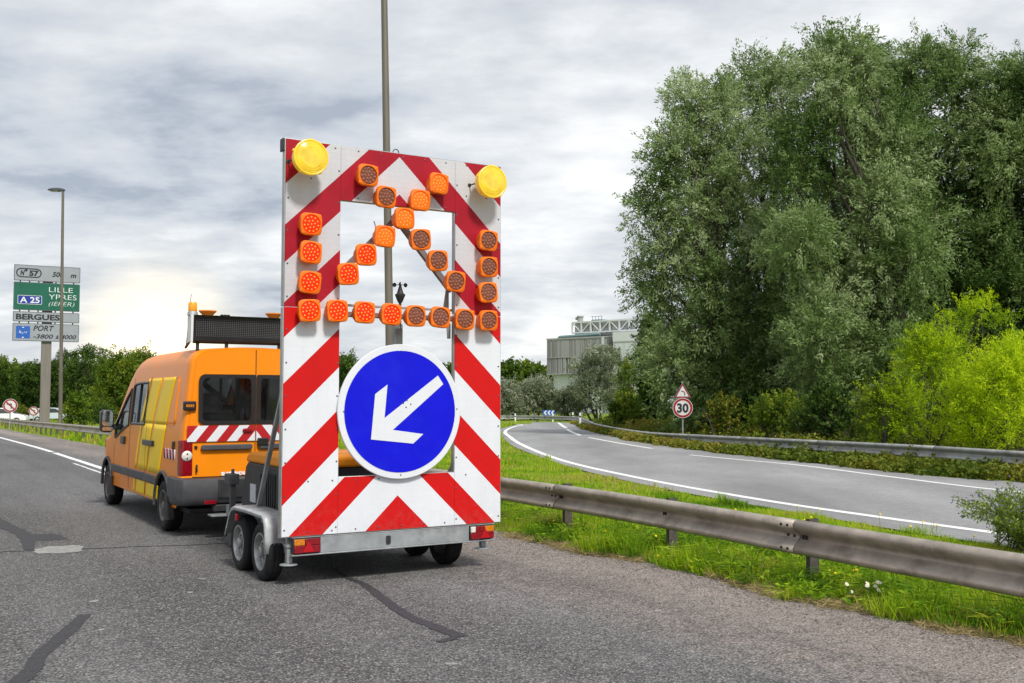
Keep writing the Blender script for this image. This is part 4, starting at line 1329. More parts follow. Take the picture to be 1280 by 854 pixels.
def half_section(y):
    zt = roof_z(y)
    zb = bottom_z(y)
    if zt < 1.0: zb = min(zb, zt - .25)
    ins = 0.0
    if y < .12: ins = [0.045, 0.022, 0.006, 0][[0.0, .015, .05, .12].index(y)] if y in (0.0, .015, .05, .12) else 0
    fr = 0.0
    if y > 5.0: fr = 0.20 * ((y - 5.0) / .75) ** 2.2
    ztop = min(2.18, zt - 0.24) if zt > 1.6 else zt - 0.10 - 0.14 * max(0, (zt - 1.0)) / .6
    base = min(1.0, ztop - 0.10)
    zs = [zb + (base - zb) * k / NLOW for k in range(NLOW)]
    f = (ztop - base) / (2.18 - 1.0)
    zs += [base + (z - 1.0) * f for z in UPL]
    pts = [(wv(z) - ins - fr, z) for z in zs]
    x1, z1 = pts[-1]
    rx = 0.22; rz = max(0.02, zt - 0.035 - z1)
    for a in (18, 38, 58, 78):
        pts.append((x1 - rx + rx * math.cos(R(a)), z1 + rz * math.sin(R(a))))
    xa, za = pts[-1]
    for k in (1, 2, 3, 4):
        q = 1 - k / 4
        pts.append((xa * q, za + (zt - za) * (1 - q * q)))
    return pts


SEC = [half_section(y) for y in ST]
NS = len(SEC[0])
IZ0 = NLOW + UPL.index(1.38); IZ1 = NLOW + UPL.index(1.975)
IA = NLOW + len(UPL)          # first roof-arc point index


def si(y): return min(range(len(ST)), key=lambda i: abs(ST[i] - y))


def build_body():
    vs = []
    m = 2 * NS - 1
    for y, sec in zip(ST, SEC):
        for x, z in sec: vs.append((-x, y, z))
        for x, z in reversed(sec[:-1]): vs.append((x, y, z))
    holes = {}
    for i in range(len(ST) - 1):
        ym = (ST[i] + ST[i + 1]) / 2
        for k in range(m - 1):
            kk = k if k < NS - 1 else (m - 2 - k)
            left = k < NS - 1
            w = None
            if IZ0 <= kk < IZ1:
                if 2.2 < ym < 3.18: w = 'sliding_window_' + str(left)
                elif 3.34 < ym < 4.32: w = 'door_window_' + str(left)
            if kk >= IA + 2 and 3.62 < ym < 4.80: w = 'windscreen'
            holes.setdefault(w, []).append((i * m + k, (i + 1) * m + k, (i + 1) * m + k + 1, i * m + k + 1))
    mb = MB()
    mb.add(vs, holes.pop(None))
    # closing nose
    i = len(ST) - 1
    mb.f.append(tuple(i * m + k for k in range(m))); mb.m.append(0)
    body = mb.build('body', V_OR, van, smooth=28)
    for w, fs in holes.items():
        g = MB()
        used = sorted(set(q for f in fs for q in f)); mp = {q: j for j, q in enumerate(used)}
        g.add([vs[q] for q in used], [tuple(mp[q] for q in f) for f in fs])
        nm = 'windscreen' if w == 'windscreen' else 'side_window'
        o = g.build(nm, V_GL2, van, smooth=50)
        # rubber seal round the opening
        cnt = {}
        for f in fs:
            for a, b in zip(f, f[1:] + f[:1]):
                key = (min(a, b), max(a, b)); cnt[key] = cnt.get(key, 0) + 1
        edge = [e for e, c in cnt.items() if c == 1]
        nxt = {}
        for a, b in edge:
            nxt.setdefault(a, []).append(b); nxt.setdefault(b, []).append(a)
        loop = [edge[0][0]]; prev = None
        while True:
            c = [q for q in nxt[loop[-1]] if q != prev]
            if not c: break
            prev = loop[-1]
            if c[0] == loop[0]: break
            loop.append(c[0])
        s = MB(); lp = [Vector(vs[q]) for q in loop]; lp.append(lp[0])
        s.tube(lp, 0.022 if w != 'windscreen' else .02, 6, caps=False)
        s.build('window_seal', V_BLK, o)
        if w.startswith('sliding'):
            sgn = -1 if w.endswith('True') else 1
            s = MB(); s.bar((sgn * (wv(1.39) + .004), 2.70, 1.38), (sgn * (wv(1.97) + .004), 2.70, 1.97), .035, .012, up=(0, 1, 0)); s.build('window_bar', V_BLK, o)
    return body


body = build_body()


def conform(name, y0, y1, z0, z1, off, mat, side=-1, shear=0.0, parent=None, round_=0.0, ny=6, nz=8, thick=0.004):
    """a sheet laid on the body side; shear leans it rearwards with height"""
    vs = []; fs = []
    mb = MB()
    for j in range(nz + 1):
        z = z0 + (z1 - z0) * j / nz
        dz = min(z - z0, z1 - z)
        cut = 0
        if round_ and dz < round_: cut = round_ - math.sqrt(max(0, round_ ** 2 - (round_ - dz) ** 2))
        for i in range(ny + 1):
            y = (y0 + cut) + (y1 - y0 - 2 * cut) * i / ny - shear * (z - z0)
            vs.append((side * (wv(z) + off), y, z))
    for j in range(nz):
        for i in range(ny):
            a = j * (ny + 1) + i
            fs.append((a, a + 1, a + ny + 2, a + ny + 1))
    mb.add(vs, fs)
    o = mb.build(name, mat, parent or van, smooth=50)
    md = o.modifiers.new('solid', 'SOLIDIFY'); md.thickness = thick; md.offset = 0
    return o


SEAM = paint('dark_seam', (0.05, 0.018, 0.006), rough=0.8)
for sd in (-1, 1):
    # pressed blank panels behind the sliding door window
    for y0, y1 in ((1.42, 2.02), (.40, 1.06)):
        p_ = conform('blank_panel', y0, y1, 1.41, 2.02, 0.003, V_OR, sd, round_=.08, nz=20, thick=.002)
        fr_ = MB(); loop = rrect(y0, y1, 1.41, 2.02, .08, 5); loop.append(loop[0])
        fr_.tube([(sd * (wv(b) + .003), a, b) for a, b in loop], .0045, 6, caps=False); fr_.build('pressed_rim', V_OR, p_, smooth=60)
    # yellow bands, leaning back
    for y0, y1 in ((2.66, 2.78), (1.98, 2.56), (1.16, 1.90)):
        conform('yellow_band', y0, y1, .73, 1.405, .004, V_YE, sd, shear=.42, thick=.002)
        s_ = .42 * (1.405 - .73)
        conform('yellow_band', y0 - s_, y1 - s_, 1.405, 2.03,   .0065, V_YE, sd, shear=.42, nz=14, thick=.002)
        conform('yellow_band', y0 + .12, y1 + .12, .385, .575, .004, V_YE, sd, shear=.42, thick=.002)
    # rub strip between the arches
    for y0, y1 in ((1.40, 2.06), (2.08, 3.42), (3.44, 4.48)):
        conform('rub_strip', y0, y1, .585, .70, .010, GREYP, sd, thick=.026)
    # shut lines
    for y0, z0, z1 in ((3.215, .40, 2.05), (2.07, .40, 2.05), (4.38, .45, 1.0)):
        conform('shut_line', y0 - .006, y0 + .006, z0, z1, .0055, SEAM, sd, nz=12, ny=1, thick=.001)
    # rails and handles
    conform('door_rail', 1.05, 2.30, 1.085, 1.155, .012, V_BLK, sd, thick=.03) if sd > 0 else conform('door_rail', 1.52, 2.20, 1.09, 1.165, .012, V_BLK, sd, thick=.03)
    conform('door_handle', 3.52, 3.78, 1.05, 1.165, .014, V_BLK, sd, thick=.034)
    conform('door_stop', .36, .42, 1.10, 1.20, .012, V_BLK, sd, thick=.03)
    # small red and white side markers
    for y0, y1, z0, z1 in ((.30, .92, .965, 1.095), (5.0, 5.28, .93, 1.08)):
        base_ = conform('side_marker', y0, y1, z0, z1, .003 if y0 < 2 else -.015 , WHITE_S, sd, thick=.002)
        for k in range(4):
            w_ = (y1 - y0) / 7
            conform('marker_stripe', y0 + w_ * 2 * k * .93 + .02, y0 + w_ * (2 * k * .93 + 1) + .02, z0 + .001, z1 - .001, .0055 if y0 < 2 else -.012, RED_DARK, sd, shear=-.45 if y0 < 2 else 0, parent=base_, ny=1, nz=2, thick=.001)
    # wheel arch lips
    for yc in YW:
        mb = MB()
        mb.tube([(sd * (wv(.7) + .006), yc + .44 * math.cos(a), .335 + .44 * math.sin(a)) for a in np.linspace(R(-3), R(183), 25)], .026, 8)
        mb.build('arch_trim', GREYP, van, smooth=60)
        mb = MB()
        n_ = 18
        vs = []
        for x in (sd * .90, sd * .60):
            for a in np.linspace(0, math.pi, n_): vs.append((x, yc + .425 * math.cos(a), .33 + .425 * math.sin(a)))
        fs = [(i, i + 1, n_ + i + 1, n_ + i) for i in range(n_ - 1)] + [tuple(range(n_, 2 * n_))]
        mb.add(vs, fs); mb.build('wheel_well', V_BLK, van, smooth=50)
        wheel(van, sd * .83, yc, WR, .21, sd, RIM_D, holes=12, rim_r=.60)
    for yc in YW:
        mb = MB(); mb.box(sd * .92 - .10, sd * .92 + (.02 if sd < 0 else -.0) + (.10 if sd < 0 else 0.02) - (.1 if sd < 0 else 0), yc - .50, yc - .475, .20, .50)
        mb.build('mud_flap', BLACKP, van)
    # door mirrors
    mb = MB()
    mx_ = sd * 1.075
    mb.prism(rrect(mx_ - .10, mx_ + .10, 1.21, 1.57, .065, 6), lambda a, b, d: (a, d, b), 4.23, 4.38)
    mir = mb.build('door_mirror', V_BLK, van, bevel=.025, seg=3)
    mb = MB(); mb.prism(rrect(mx_ - .08, mx_ + .08, 1.31, 1.55, .045, 6), lambda a, b, d: (a, d, b), 4.224, 4.2295)
    MIRR = paint('mirror_glass', (0.85, 0.88, 0.9), rough=0.04, metal=1.0, var=0.02)
    mb.build('mirror_glass', MIRR, mir)
    mb = MB(); mb.prism(rrect(mx_ - .08, mx_ + .08, 1.235, 1.295, .028, 6), lambda a, b, d: (a, d, b), 4.224, 4.2295); mb.build('mirror_glass', MIRR, mir)
    mb = MB(); mb.bar((sd * .88, 4.32, 1.30), (sd * 1.04, 4.32, 1.30), .07, .10); mb.build('mirror_arm', V_BLK, mir, bevel=.01)
    # tail lamp column
    x0, x1 = (-.945, -.795) if sd < 0 else (.795, .945)
    def lampseg(nm, z0, z1, mt, y_=-.018, par=None):
        b_ = MB()
        out_ = x0 if sd < 0 else x1; in_ = x1 if sd < 0 else x0
        loop = [(in_, y_), (out_ - sd * .03, y_ - .004), (out_ - sd * .005, y_ + .02), (out_, y_ + .06), (out_, .13), (in_, .06)]
        b_.prism(loop, lambda a, b, d: (a, b, d), z0, z1)
        return b_.build(nm, mt, par or van, bevel=.008, seg=3)
    tl = lampseg('tail_lamp', .78, 1.225, TAIL_RED)
    tl['label'] = 'tall red tail lamp with round clear lens'
    c_ = (x0 + x1) / 2 - sd * .006
    b_ = MB(); b_.lathe([(.066, 0), (.062, .010), (.03, .016), (0, .017)], (c_, -.0185, 1.03), (0, -1, 0), n=28); b_.build('clear_lens', TAIL_CLR, tl, smooth=60)
    b_ = MB(); b_.lathe([(.012, 0), (.008, .004), (0, .005)], (c_, -.036, 1.055), (0, -1, 0), n=10); b_.lathe([(.012, 0), (.008, .004), (0, .005)], (c_, -.036, 1.0), (0, -1, 0), n=10)
    b_.build('bulb_spots', SCREW, tl)
    lampseg('lamp_base', .70, .776, V_OR)

# rear end: outline, doors with window openings
SEC0 = half_section(0.0)
INS = []
for x, z in SEC0:
    INS.append((max(0.0, x - (.028 if z < 2.2 else .02)), z - (0 if z < 2.0 else min(.03, (z - 2.0) * .08))))


def outline_x(z):
    zs = [p[1] for p in INS]; xs = [p[0] for p in INS]
    return float(np.interp(z, zs, xs))


def rear_ring():
    mb = MB()
    out = [(x, z) for x, z in SEC0]
    vs = []; fs = []
    full = [(-x, z) for x, z in out] + [(x, z) for x, z in reversed(out[:-1])]
    inn = [(-x, z) for x, z in INS] + [(x, z) for x, z in reversed(INS[:-1])]
    n = len(full)
    for a in full: vs.append((a[0], 0.0, a[1]))
    for a in inn: vs.append((a[0] * .93, 0.004, a[1] - .03 if a[1] > 2.3 else a[1]))
    for i in range(n - 1): fs.append((i, i + 1, n + i + 1, n + i))
    mb.add(vs, fs)
    mb.build('rear_frame', V_OR, van, smooth=40)


rear_ring()
WIN = (.06, .69, 1.46, 2.01)


def rear_door(sd):
    # outline in (a = distance from the centre line, z)
    zt = INS[-1][1] - .002
    loop = [(.005, .765)]
    zz = list(np.linspace(.765, 2.0, 8)) + [p[1] for p in INS if p[1] > 2.05]
    for z in zz:
        loop.append((max(.006, outline_x(z) - .002), z))
    loop = [q for i, q in enumerate(loop) if i == 0 or (abs(q[0] - loop[i - 1][0]) + abs(q[1] - loop[i - 1][1]) > 1e-4)]
    if loop[-1][0] > .02: loop.append((.005, zt))
    c = ((WIN[0] + WIN[1]) / 2, (WIN[2] + WIN[3]) / 2)
    hole = rrect(*WIN, .06, 6)

    def cast(poly, ang):
        d = (math.cos(ang), math.sin(ang)); best = None
        for i in range(len(poly)):
            p = poly[i]; q = poly[(i + 1) % len(poly)]
            ex, ez = q[0] - p[0], q[1] - p[1]
            det = d[0] * (-ez) + ex * d[1]
            if abs(det) < 1e-12: continue
            bx_, bz_ = p[0] - c[0], p[1] - c[1]
            t = (bx_ * (-ez) + ex * bz_) / det
            u = (d[0] * bz_ - d[1] * bx_) / det
            if t > 0 and -1e-9 <= u <= 1 + 1e-9 and (best is None or t > best): best = t
        return (c[0] + d[0] * best, c[1] + d[1] * best)
    angs = sorted(set([round(math.atan2(p[1] - c[1], p[0] - c[0]), 6) for p in loop + hole] + [round(a, 6) for a in np.linspace(-3.14, 3.14, 90)]))
    O = [cast(loop, a) for a in angs]; I = [cast(hole, a) for a in angs]
    n = len(angs)
    y0 = -.012
    vs = [(sd * a, y0, b) for a, b in O] + [(sd * a, y0, b) for a, b in I]
    fs = [(i, (i + 1) % n, n + (i + 1) % n, n + i) for i in range(n)]
    mb = MB(); mb.add(vs, fs)
    o = mb.build('rear_door', V_OR, van, smooth=0)
    o['label'] = 'rear door carrying warning stripes'
    md = o.modifiers.new('solid', 'SOLIDIFY'); md.thickness = .018; md.offset = -1 if sd > 0 else -1
    # bonded glass: black border and tinted pane
    go = rrect2(.0055, .735, 1.415, 2.055, .02, .085, 8); gi = rrect2(WIN[0] + .002, WIN[1] - .004, WIN[2] + .004, WIN[3] - .004, .045, .06, 8)
    n2 = len(go)
    mb = MB()
    mb.add([(sd * a, -.034, b) for a, b in go] + [(sd * a, -.034, b) for a, b in gi], [(i, (i + 1) % n2, n2 + (i + 1) % n2, n2 + i) for i in range(n2)])
    w_ = mb.build('window_border', V_BLK, o, smooth=0)
    md = w_.modifiers.new('solid', 'SOLIDIFY'); md.thickness = .003; md.offset = 0
    mb = MB(); mb.add([(sd * a, -.033, b) for a, b in gi], [tuple(range(n2))]); mb.build('window_pane', V_GL, o, smooth=0)
    # striped band, z 1.21..1.405
    bm = bmesh.new()
    x_out = wv(1.3) - .05
    z0, z1 = 1.205, 1.405
    q = [bm.verts.new((sd * .008, -.0335, z0)), bm.verts.new((sd * x_out, -.0335, z0)), bm.verts.new((sd * x_out, -.0335, z1)), bm.verts.new((sd * .008, -.0335, z1))]
    bm.faces.new(q)
    per = .262
    edges = [(-.02 + per * k, -.02 + per * k + per * .5) for k in range(-1, 6)]
    sh = -0.62 * per / .195 * .80
    no = Vector((1, 0, sh * sd * -1)).normalized()
    for e in edges:
        for d in e:
            # boundary: a = d - sh*(z - z0), leaning towards the centre line with height
            bmesh.ops.bisect_plane(bm, geom=bm.verts[:] + bm.edges[:] + bm.faces[:], plane_co=(sd * (d + .13), 0, z0), plane_no=Vector((1, 0, sd * .80)).normalized())
    for f in bm.faces:
        cc = f.calc_center_median(); a = abs(cc.x) + .80 * (cc.z - z0) - .13 + .02
        f.material_index = 0 if (a / per) % 1.0 < .5 else 1
    for f in bm.faces:
        f.normal_update()
        if f.normal.y > 0: f.normal_flip()
    me = bpy.data.meshes.new('warning_band'); bm.to_mesh(me); bm.free()
    me.materials.append(RED_V); me.materials.append(WHITE_S)
    b_ = bpy.data.objects.new('warning_band', me); COL.objects.link(b_); b_.parent = o
    md = b_.modifiers.new('solid', 'SOLIDIFY'); md.thickness = .002; md.offset = -1
    # bar above the number plate recess, latch, hinge
    mb = MB(); mb.prism(rrect(.045, .70, 1.095, 1.165, .03, 5), lambda a, b, d: (sd * a, d, b), -.065, -.0305); mb.build('grab_bar', GREYP, o, bevel=.012)
    for zc in (1.655, .87):
        mb = MB(); mb.prism(rrect(.765, .925 if zc > 1 else .84, zc - .06, zc + .06, .018, 5), lambda a, b, d: (sd * a, d, b), -.05, -.0125) if zc > 1 else mb.prism(rrect(.735, .76, zc - .05, zc + .05, .01), lambda a, b, d: (sd * a, d, b), -.05, -.0305)
        hg = mb.build('hinge', V_BLK, o, bevel=.012)
        if zc > 1:
            mb = MB()
            for k in range(4): mb.prism(rrect(.795 + .026 * k, .814 + .026 * k, 1.64, 1.675, .003), lambda a, b, d: (sd * a, d, b), -.054, -.0505)
            mb.build('amber_marks', TAIL_AMB, hg)
    if sd > 0:
        mb = MB(); mb.prism(rrect(.02, .16, 1.14, 1.24, .015), lambda a, b, d: (sd * a, d, b), -.075, -.0305); mb.build('door_latch', V_BLK, o, bevel=.01)
    else:
        mb = MB(); mb.prism(rrect(.045, .175, 1.315, 1.365, .022), lambda a, b, d: (sd * a, d, b), -.060, -.037); mb.build('brake_light', TAIL_RED, o, bevel=.01)
        mb = MB(); put_text(mb, 'INTERDI', .055, (-.435, -.0335, .775), (1, 0, 0), (0, 0, 1), width=.30, offset=.004); mb.build('lettering', WHITE_P, o, smooth=0)
        mb = MB(); mb.lathe([(.022, 0), (.018, .02), (0, .022)], (-.755, -.012, 1.135), (0, -1, 0), n=14); mb.build('lock', V_BLK, o)
    return o


RED_V = paint('red_van_sheeting', (0.45, 0.012, 0.018), rough=0.32, var=0.08, scale=4)
rear_door(-1); rear_door(1)
# seam gasket between doors
mb = MB(); mb.box(-.0045, .0045, -.012, .02, .77, 2.38); mb.build('door_seam', V_BLK, van)
# bumper, lower valance, step, tow hitch
def bumper():
    mb = MB()
    prof = [(.415, -.045), (.44, -.085), (.52, -.115), (.66, -.118), (.735, -.10), (.755, -.03)]
    plan = [(-.955, .50), (-.96, .20), (-.955, .05), (-.91, -.01), (-.82, -.018), (.82, -.018), (.91, -.01), (.955, .05), (.96, .20), (.955, .50)]
    vs = []; fs = []
    n = len(prof)
    for i, (x, y) in enumerate(plan):
        side = 1 if i > len(plan) / 2 - .5 else -1
        for z, d in prof:
            k = (-d - .03) / .09
            if 3 <= i <= 6:
                xx, yy = x + side * (0.02 * k if i in (3, 6) else 0), y + d
            else:
                xx, yy = x + side * .03 * k, y + (d if i in (2, 7) else 0) * .6
            vs.append((xx, yy, z if y < .3 else z + .0))
    for i in range(len(plan) - 1):
        for k in range(n - 1):
            fs.append((i * n + k, i * n + k + 1, (i + 1) * n + k + 1, (i + 1) * n + k))
    mb.add(vs, fs)
    o = mb.build('rear_bumper', GREYP, van, smooth=40, solid=.006)
    b_ = MB(); b_.box(-.50, .86, -.150, -.128, .50, .735); b_.build('bumper_step', BLACKP, o, bevel=.008)
    for sx in (-1, 1):
        b_ = MB(); b_.prism(rrect(sx * .60 - .075, sx * .60 + .075, .43, .475, .008), lambda a, b, d: (a, d, b), -.150, -.118); b_.build('bumper_reflector', TAIL_RED, o, bevel=.003)
    b_ = MB(); b_.box(-.55, .55, -.12, .02, .33, .415); b_.build('towbar', BLACKP, o, bevel=.01)
    b_ = MB(); b_.bar((.02, .1, .37), (.02, -.20, .36), .06, .06); b_.lathe([(.018, 0), (.018, .05), (.028, .07), (.02, .09), (0, .095)], (.02, -.20, .37), (0, 0, 1), n=14); b_.build('tow_ball', SCREW, o, bevel=.004)
    b_ = MB(); b_.box(-.62, -.12, -.30, -.10, .285, .305); b_.build('foot_step', GALV_D, o, bevel=.004)


bumper()
mb = MB(); mb.box(-.80, .80, .05, 5.5, .30, .36); mb.build('underfloor', V_BLK, van)
mb = MB()
for y in YW: mb.tube([(-.75, y, WR), (.75, y, WR)], .045, 10)
mb.box(-.3, .3, .3, .7, .22, .30); mb.tube([(.45, .2, .28), (.45, 3.0, .28)], .04, 8)
mb.build('running_gear', V_BLK, van)
# front details (seen when walking round it)
mb = MB(); mb.prism(rrect(-.55, .55, .68, .80, .03), lambda a, b, d: (a, d, b), 5.70, 5.765); mb.build('grille', V_BLK, van, bevel=.01)
mb = MB(); mb.prism(rrect(-.72, .72, .36, .60, .05), lambda a, b, d: (a, d, b), 5.55, 5.80); mb.build('front_bumper', GREYP, van, bevel=.03, seg=3)
for sx in (-1, 1):
    mb = MB(); mb.prism(rrect(sx * .66 - .10, sx * .66 + .10, .78, .98, .05), lambda a, b, d: (a, d, b), 5.45, 5.64); mb.build('headlight', TAIL_CLR, van, bevel=.02, seg=3)
    mb = MB(); mb.bar((sx * .1, 4.86, 1.275), (sx * .55, 4.60, 1.47), .012, .012); mb.build('wiper', V_BLK, van)
# interior
mb = MB(); mb.box(-.86, .86, .06, 4.9, .55, .60); mb.build('load_floor', LINING, van)
mb = MB()
for sx in (-1, 1): mb.box(sx * .80 - .01, sx * .80 + .01, .30, 2.15, .605, 2.15)
mb.box(-.70, .70, .30, 3.2, 2.30, 2.32)
mb.build('load_lining', LINING, van)
mb = MB(); mb.box(-.80, .80, 4.55, 5.0, .6, 1.22); mb.build('dashboard', DARK_IN, van, bevel=.05)
for sx in (-.45, .1, .55):
    mb = MB()
    mb.box(sx - .21, sx + .21, 3.35, 3.5, .75, 1.38); mb.box(sx - .12, sx + .12, 3.36, 3.46, 1.42, 1.62); mb.box(sx - .22, sx + .22, 3.5, 4.0, .75, .92)
    mb.build('seat', GREY_IN, van, bevel=.04, seg=3)
mb = MB()
for x in (-.60, -.12): mb.bar((x, 1.2, .6), (x, 1.2, 2.1), .035, .035)
mb.bar((-.70, 1.2, 1.62), (.10, 1.2, 1.62), .05, .07); mb.bar((-.5, 1.15, 2.05), (-.05, 1.15, 1.70), .05, .07); mb.bar((-.62, 1.1, 1.75), (-.3, 1.1, 2.05), .04, .05)
mb.bar((.02, .9, .6), (.02, .9, 2.15), .08, .08); mb.bar((.16, .9, .6), (.16, .9, 2.15), .05, .08); mb.bar((.5, 1.3, .6), (.55, 1.3, 2.1), .05, .08)
mb.box(-.72, -.1, .5, 1.1, .6, 1.55)
for k in range(5): mb.box(-.68 + .12 * k, -.62 + .12 * k, 1.15, 1.25, 1.66, 1.73)
mb.build('tool_rack', DARK_IN, van, bevel=.006)
mb = MB(); mb.lathe([(0, 0), (.20, .0), (.22, .10), (.15, .20), (.06, .25), (0, .26)], (-.42, .8, 1.56), (0, 0, 1), n=18); mb.box(.25, .75, 1.0, 2.0, .6, 1.35)
mb.build('stowed_load', GREY_IN, van, smooth=40)

# roof message board and beacons
mb = MB()
mb.prism([(.05, 2.475), (.20, 2.475), (.20, 2.79), (.03, 2.79)], lambda a, b, d: (d, a, b), -.80, .80)
BRD = paint('black_board', (0.014, 0.014, 0.016), rough=0.35, var=0.2, scale=5)
brd = mb.build('message_board', BRD, van, bevel=.008)
mb = MB()
for i in range(58):
    for j in range(10):
        x = -.755 + i * .0265; z = 2.545 + j * .0225
        y = .05 + (.03 - .05) * (z - 2.475) / .315 - .0015
        mb.add([(x - .0045, y, z - .0045), (x + .0045, y, z - .0045), (x + .0045, y - .0003, z + .0045), (x - .0045, y - .0003, z + .0045)], [(0, 1, 2, 3)])
LEDG = paint('grey_board_leds', (0.16, 0.16, 0.165), rough=0.4, var=0.2)
lo = mb.build('led_grid', LEDG, brd, smooth=0)
mb = MB(); mb.prism([(.028, 2.462), (.21, 2.462), (.21, 2.803), (.008, 2.803)], lambda a, b, d: (d, a, b), -.832, -.802); mb.build('end_cap', WHITE_P, brd, bevel=.004)
mb = MB(); mb.prism([(.028, 2.462), (.21, 2.462), (.21, 2.803), (.008, 2.803)], lambda a, b, d: (d, a, b), .802, .832); mb.build('end_cap', BRD, brd, bevel=.004)
mb = MB()
mb.add([(-.80, -.03, 2.802), (.80, -.03, 2.802), (.80, .20, 2.800), (-.80, .20, 2.800)], [(0, 1, 2, 3)]); mb.build('visor', BRD, brd, solid=.004)
mb = MB()
for x in (-.72, -.35, .35, .72): mb.box(x - .015, x + .015, .10, .16, 2.405 if abs(x) < .6 else 2.34, 2.476)
mb.bar((-.78, .13, 2.462), (.78, .13, 2.462), .03, .022)
for x in (-.72, .72): mb.bar((x, .16, 2.62), (x, .75, 2.42), .025, .025)
mb.build('board_stand', BLACKP, brd)
AMB_B = paint('amber_beacon_dome', (0.80, 0.33, 0.02), rough=0.2, var=0.1, scale=20, emit=(1, .35, .02), emit_s=.12)
ORN_B = paint('orange_lamp_dome', (0.82, 0.26, 0.03), rough=0.3, var=0.1, emit=(1, .25, .02), emit_s=.10)
for x in (-.79, .79):
    mb = MB(); mb.lathe([(.068, 0), (.062, .045), (.056, .052), (0, .053)], (x, .12, 2.804), (0, 0, 1), n=20)
    bc = mb.build('roof_beacon', GALV_D, brd)
    mb = MB(); mb.lathe([(.052, 0), (.055, .01), (.055, .10), (.045, .115), (0, .117)], (x, .12, 2.8575), (0, 0, 1), n=20); mb.build('dome', AMB_B, bc)
for x in (-.60, .27):
    mb = MB(); mb.lathe([(.062, 0), (.075, .02), (.112, .058), (.112, .07), (.06, .074), (0, .074)], (x, .12, 2.8045), (0, 0, 1), n=24); mb.build('hazard_lamp', ORN_B, brd, smooth=40)
mb = MB(); mb.tube([(-.76, .55, 2.42), (-.755, .42, 2.95), (-.75, .36, 3.10)], [.006, .004, .003], 6); mb.build('aerial', V_BLK, van)
mb = MB()
for k in range(3): mb.lathe([(.02, 0), (.025, .02), (0, .03)], (-.42 + .04 * k, .10, 2.804), (0, 0, 1), n=8)
mb.build('board_fittings', BLACKP, brd)

# ------------------------------------------------------------------ street lamps
POLE_M = paint('brown_grey_pole', (0.17, 0.15, 0.12), rough=0.55, metal=0.3, var=0.2, scale=4, streak=True, dirt=(0.09, 0.08, 0.065), dirt_amt=0.6)
POLE_G = paint('grey_brown_post', (0.22, 0.195, 0.175), rough=0.6, metal=0.2, var=0.15, scale=3, streak=True)


def street_lamp(x, y, h, r0, r1, lean, head_dir, label):
    e = empty('street_lamp', (x, y, float(gz(x, y))))
    tag(e, label, 'street lamp', 'tall lamps along the motorway')
    mb = MB()
    mb.tube([(lean * k / 8, 0, -.3 + (h + .3) * k / 8) for k in range(9)], [r0 + (r1 - r0) * k / 8 for k in range(9)], 16)
    mb.lathe([(r0 * 1.6, 0), (r0 * 1.6, .03), (r0 * 1.1, .05), (r0 * 1.05, .3)], (0, 0, 0.0), (0, 0, 1), n=16)
    mb.build('pole', POLE_M, e, smooth=50)
    mb = MB(); mb.box(-r0 * .5, r0 * .5, -r0 * 1.06, -r0 * .9, .6, 1.05); mb.build('access_door', POLE_G, e)
    hx, hy = head_dir
    mb = MB()
    a = Vector((lean, 0, h)); d = Vector((hx, hy, .06)).normalized()
    side = Vector((-d.y, d.x, 0)).normalized()
    secs = [(-.10, .07, .05), (0, .08, .09), (.25, .15, .12), (.6, .19, .11), (.85, .15, .07), (.92, .08, .03)]
    vs = []
    for q, w, t in secs:
        c = a + d * q
        for sx, sz in ((-1, -.4), (-1, .3), (-.55, 1), (.55, 1), (1, .3), (1, -.4)):
            vs.append(c + side * sx * w + Vector((0, 0, sz * t)))
    fs = []
    for i in range(len(secs) - 1):
        for k in range(6): fs.append((i * 6 + k, i * 6 + (k + 1) % 6, (i + 1) * 6 + (k + 1) % 6, (i + 1) * 6 + k))
    fs += [tuple(range(5, -1, -1)), tuple((len(secs) - 1) * 6 + k for k in range(6))]
    mb.add(vs, fs)
    hd = mb.build('lamp_head', GREYP, e, smooth=40)
    mb = MB(); c = a + d * .5; mb.bar(c - d * .25 + Vector((0, 0, -.06)), c + d * .25 + Vector((0, 0, -.06)), .24, .04); mb.build('lamp_glass', TAIL_CLR, hd, bevel=.01)
    return e


street_lamp(ux(490.8, 24.0), 24.0, 13.2, .105, .072, -.30, (-RN.x, -RN.y), 'tall brown lamp post rising behind the striped trailer sign')
street_lamp(ux(77.3, 55), 55, 13.1, .105, .065, -.17, (-.95, .25), 'thin lamp post in front of the green direction sign')


# ------------------------------------------------------------------ direction sign on a mast
SGW = paint('white_sign_sheet', (0.31, 0.33, 0.37), rough=0.45, var=0.06, scale=1.5)
SGG = paint('green_sign_sheet', (0.006, 0.115, 0.072), rough=0.42, var=0.10, scale=1.5)
SGB = paint('blue_sign_sheet', (0.012, 0.035, 0.30), rough=0.42, var=0.06)
SGB2 = paint('light_blue_sign_sheet', (0.02, 0.11, 0.46), rough=0.42, var=0.06)
INK = paint('black_ink', (0.018, 0.02, 0.028), rough=0.5, var=0.1)
WINK = paint('white_ink', (0.78, 0.80, 0.80), rough=0.45, var=0.04)
SBACK = paint('sign_back', (0.13, 0.14, 0.15), rough=0.5, metal=0.4, var=0.15)
YS = 80.0
SX = ux(56.5, YS)
sg = empty('direction_sign', (SX, YS, float(gz(SX, YS))), YAW * .92)
tag(sg, 'motorway exit sign with green LILLE panel between white panels on a thick mast', 'road sign')
SGZ = float(gz(SX, YS))


def zz(v): return vz(v, YS) - SGZ


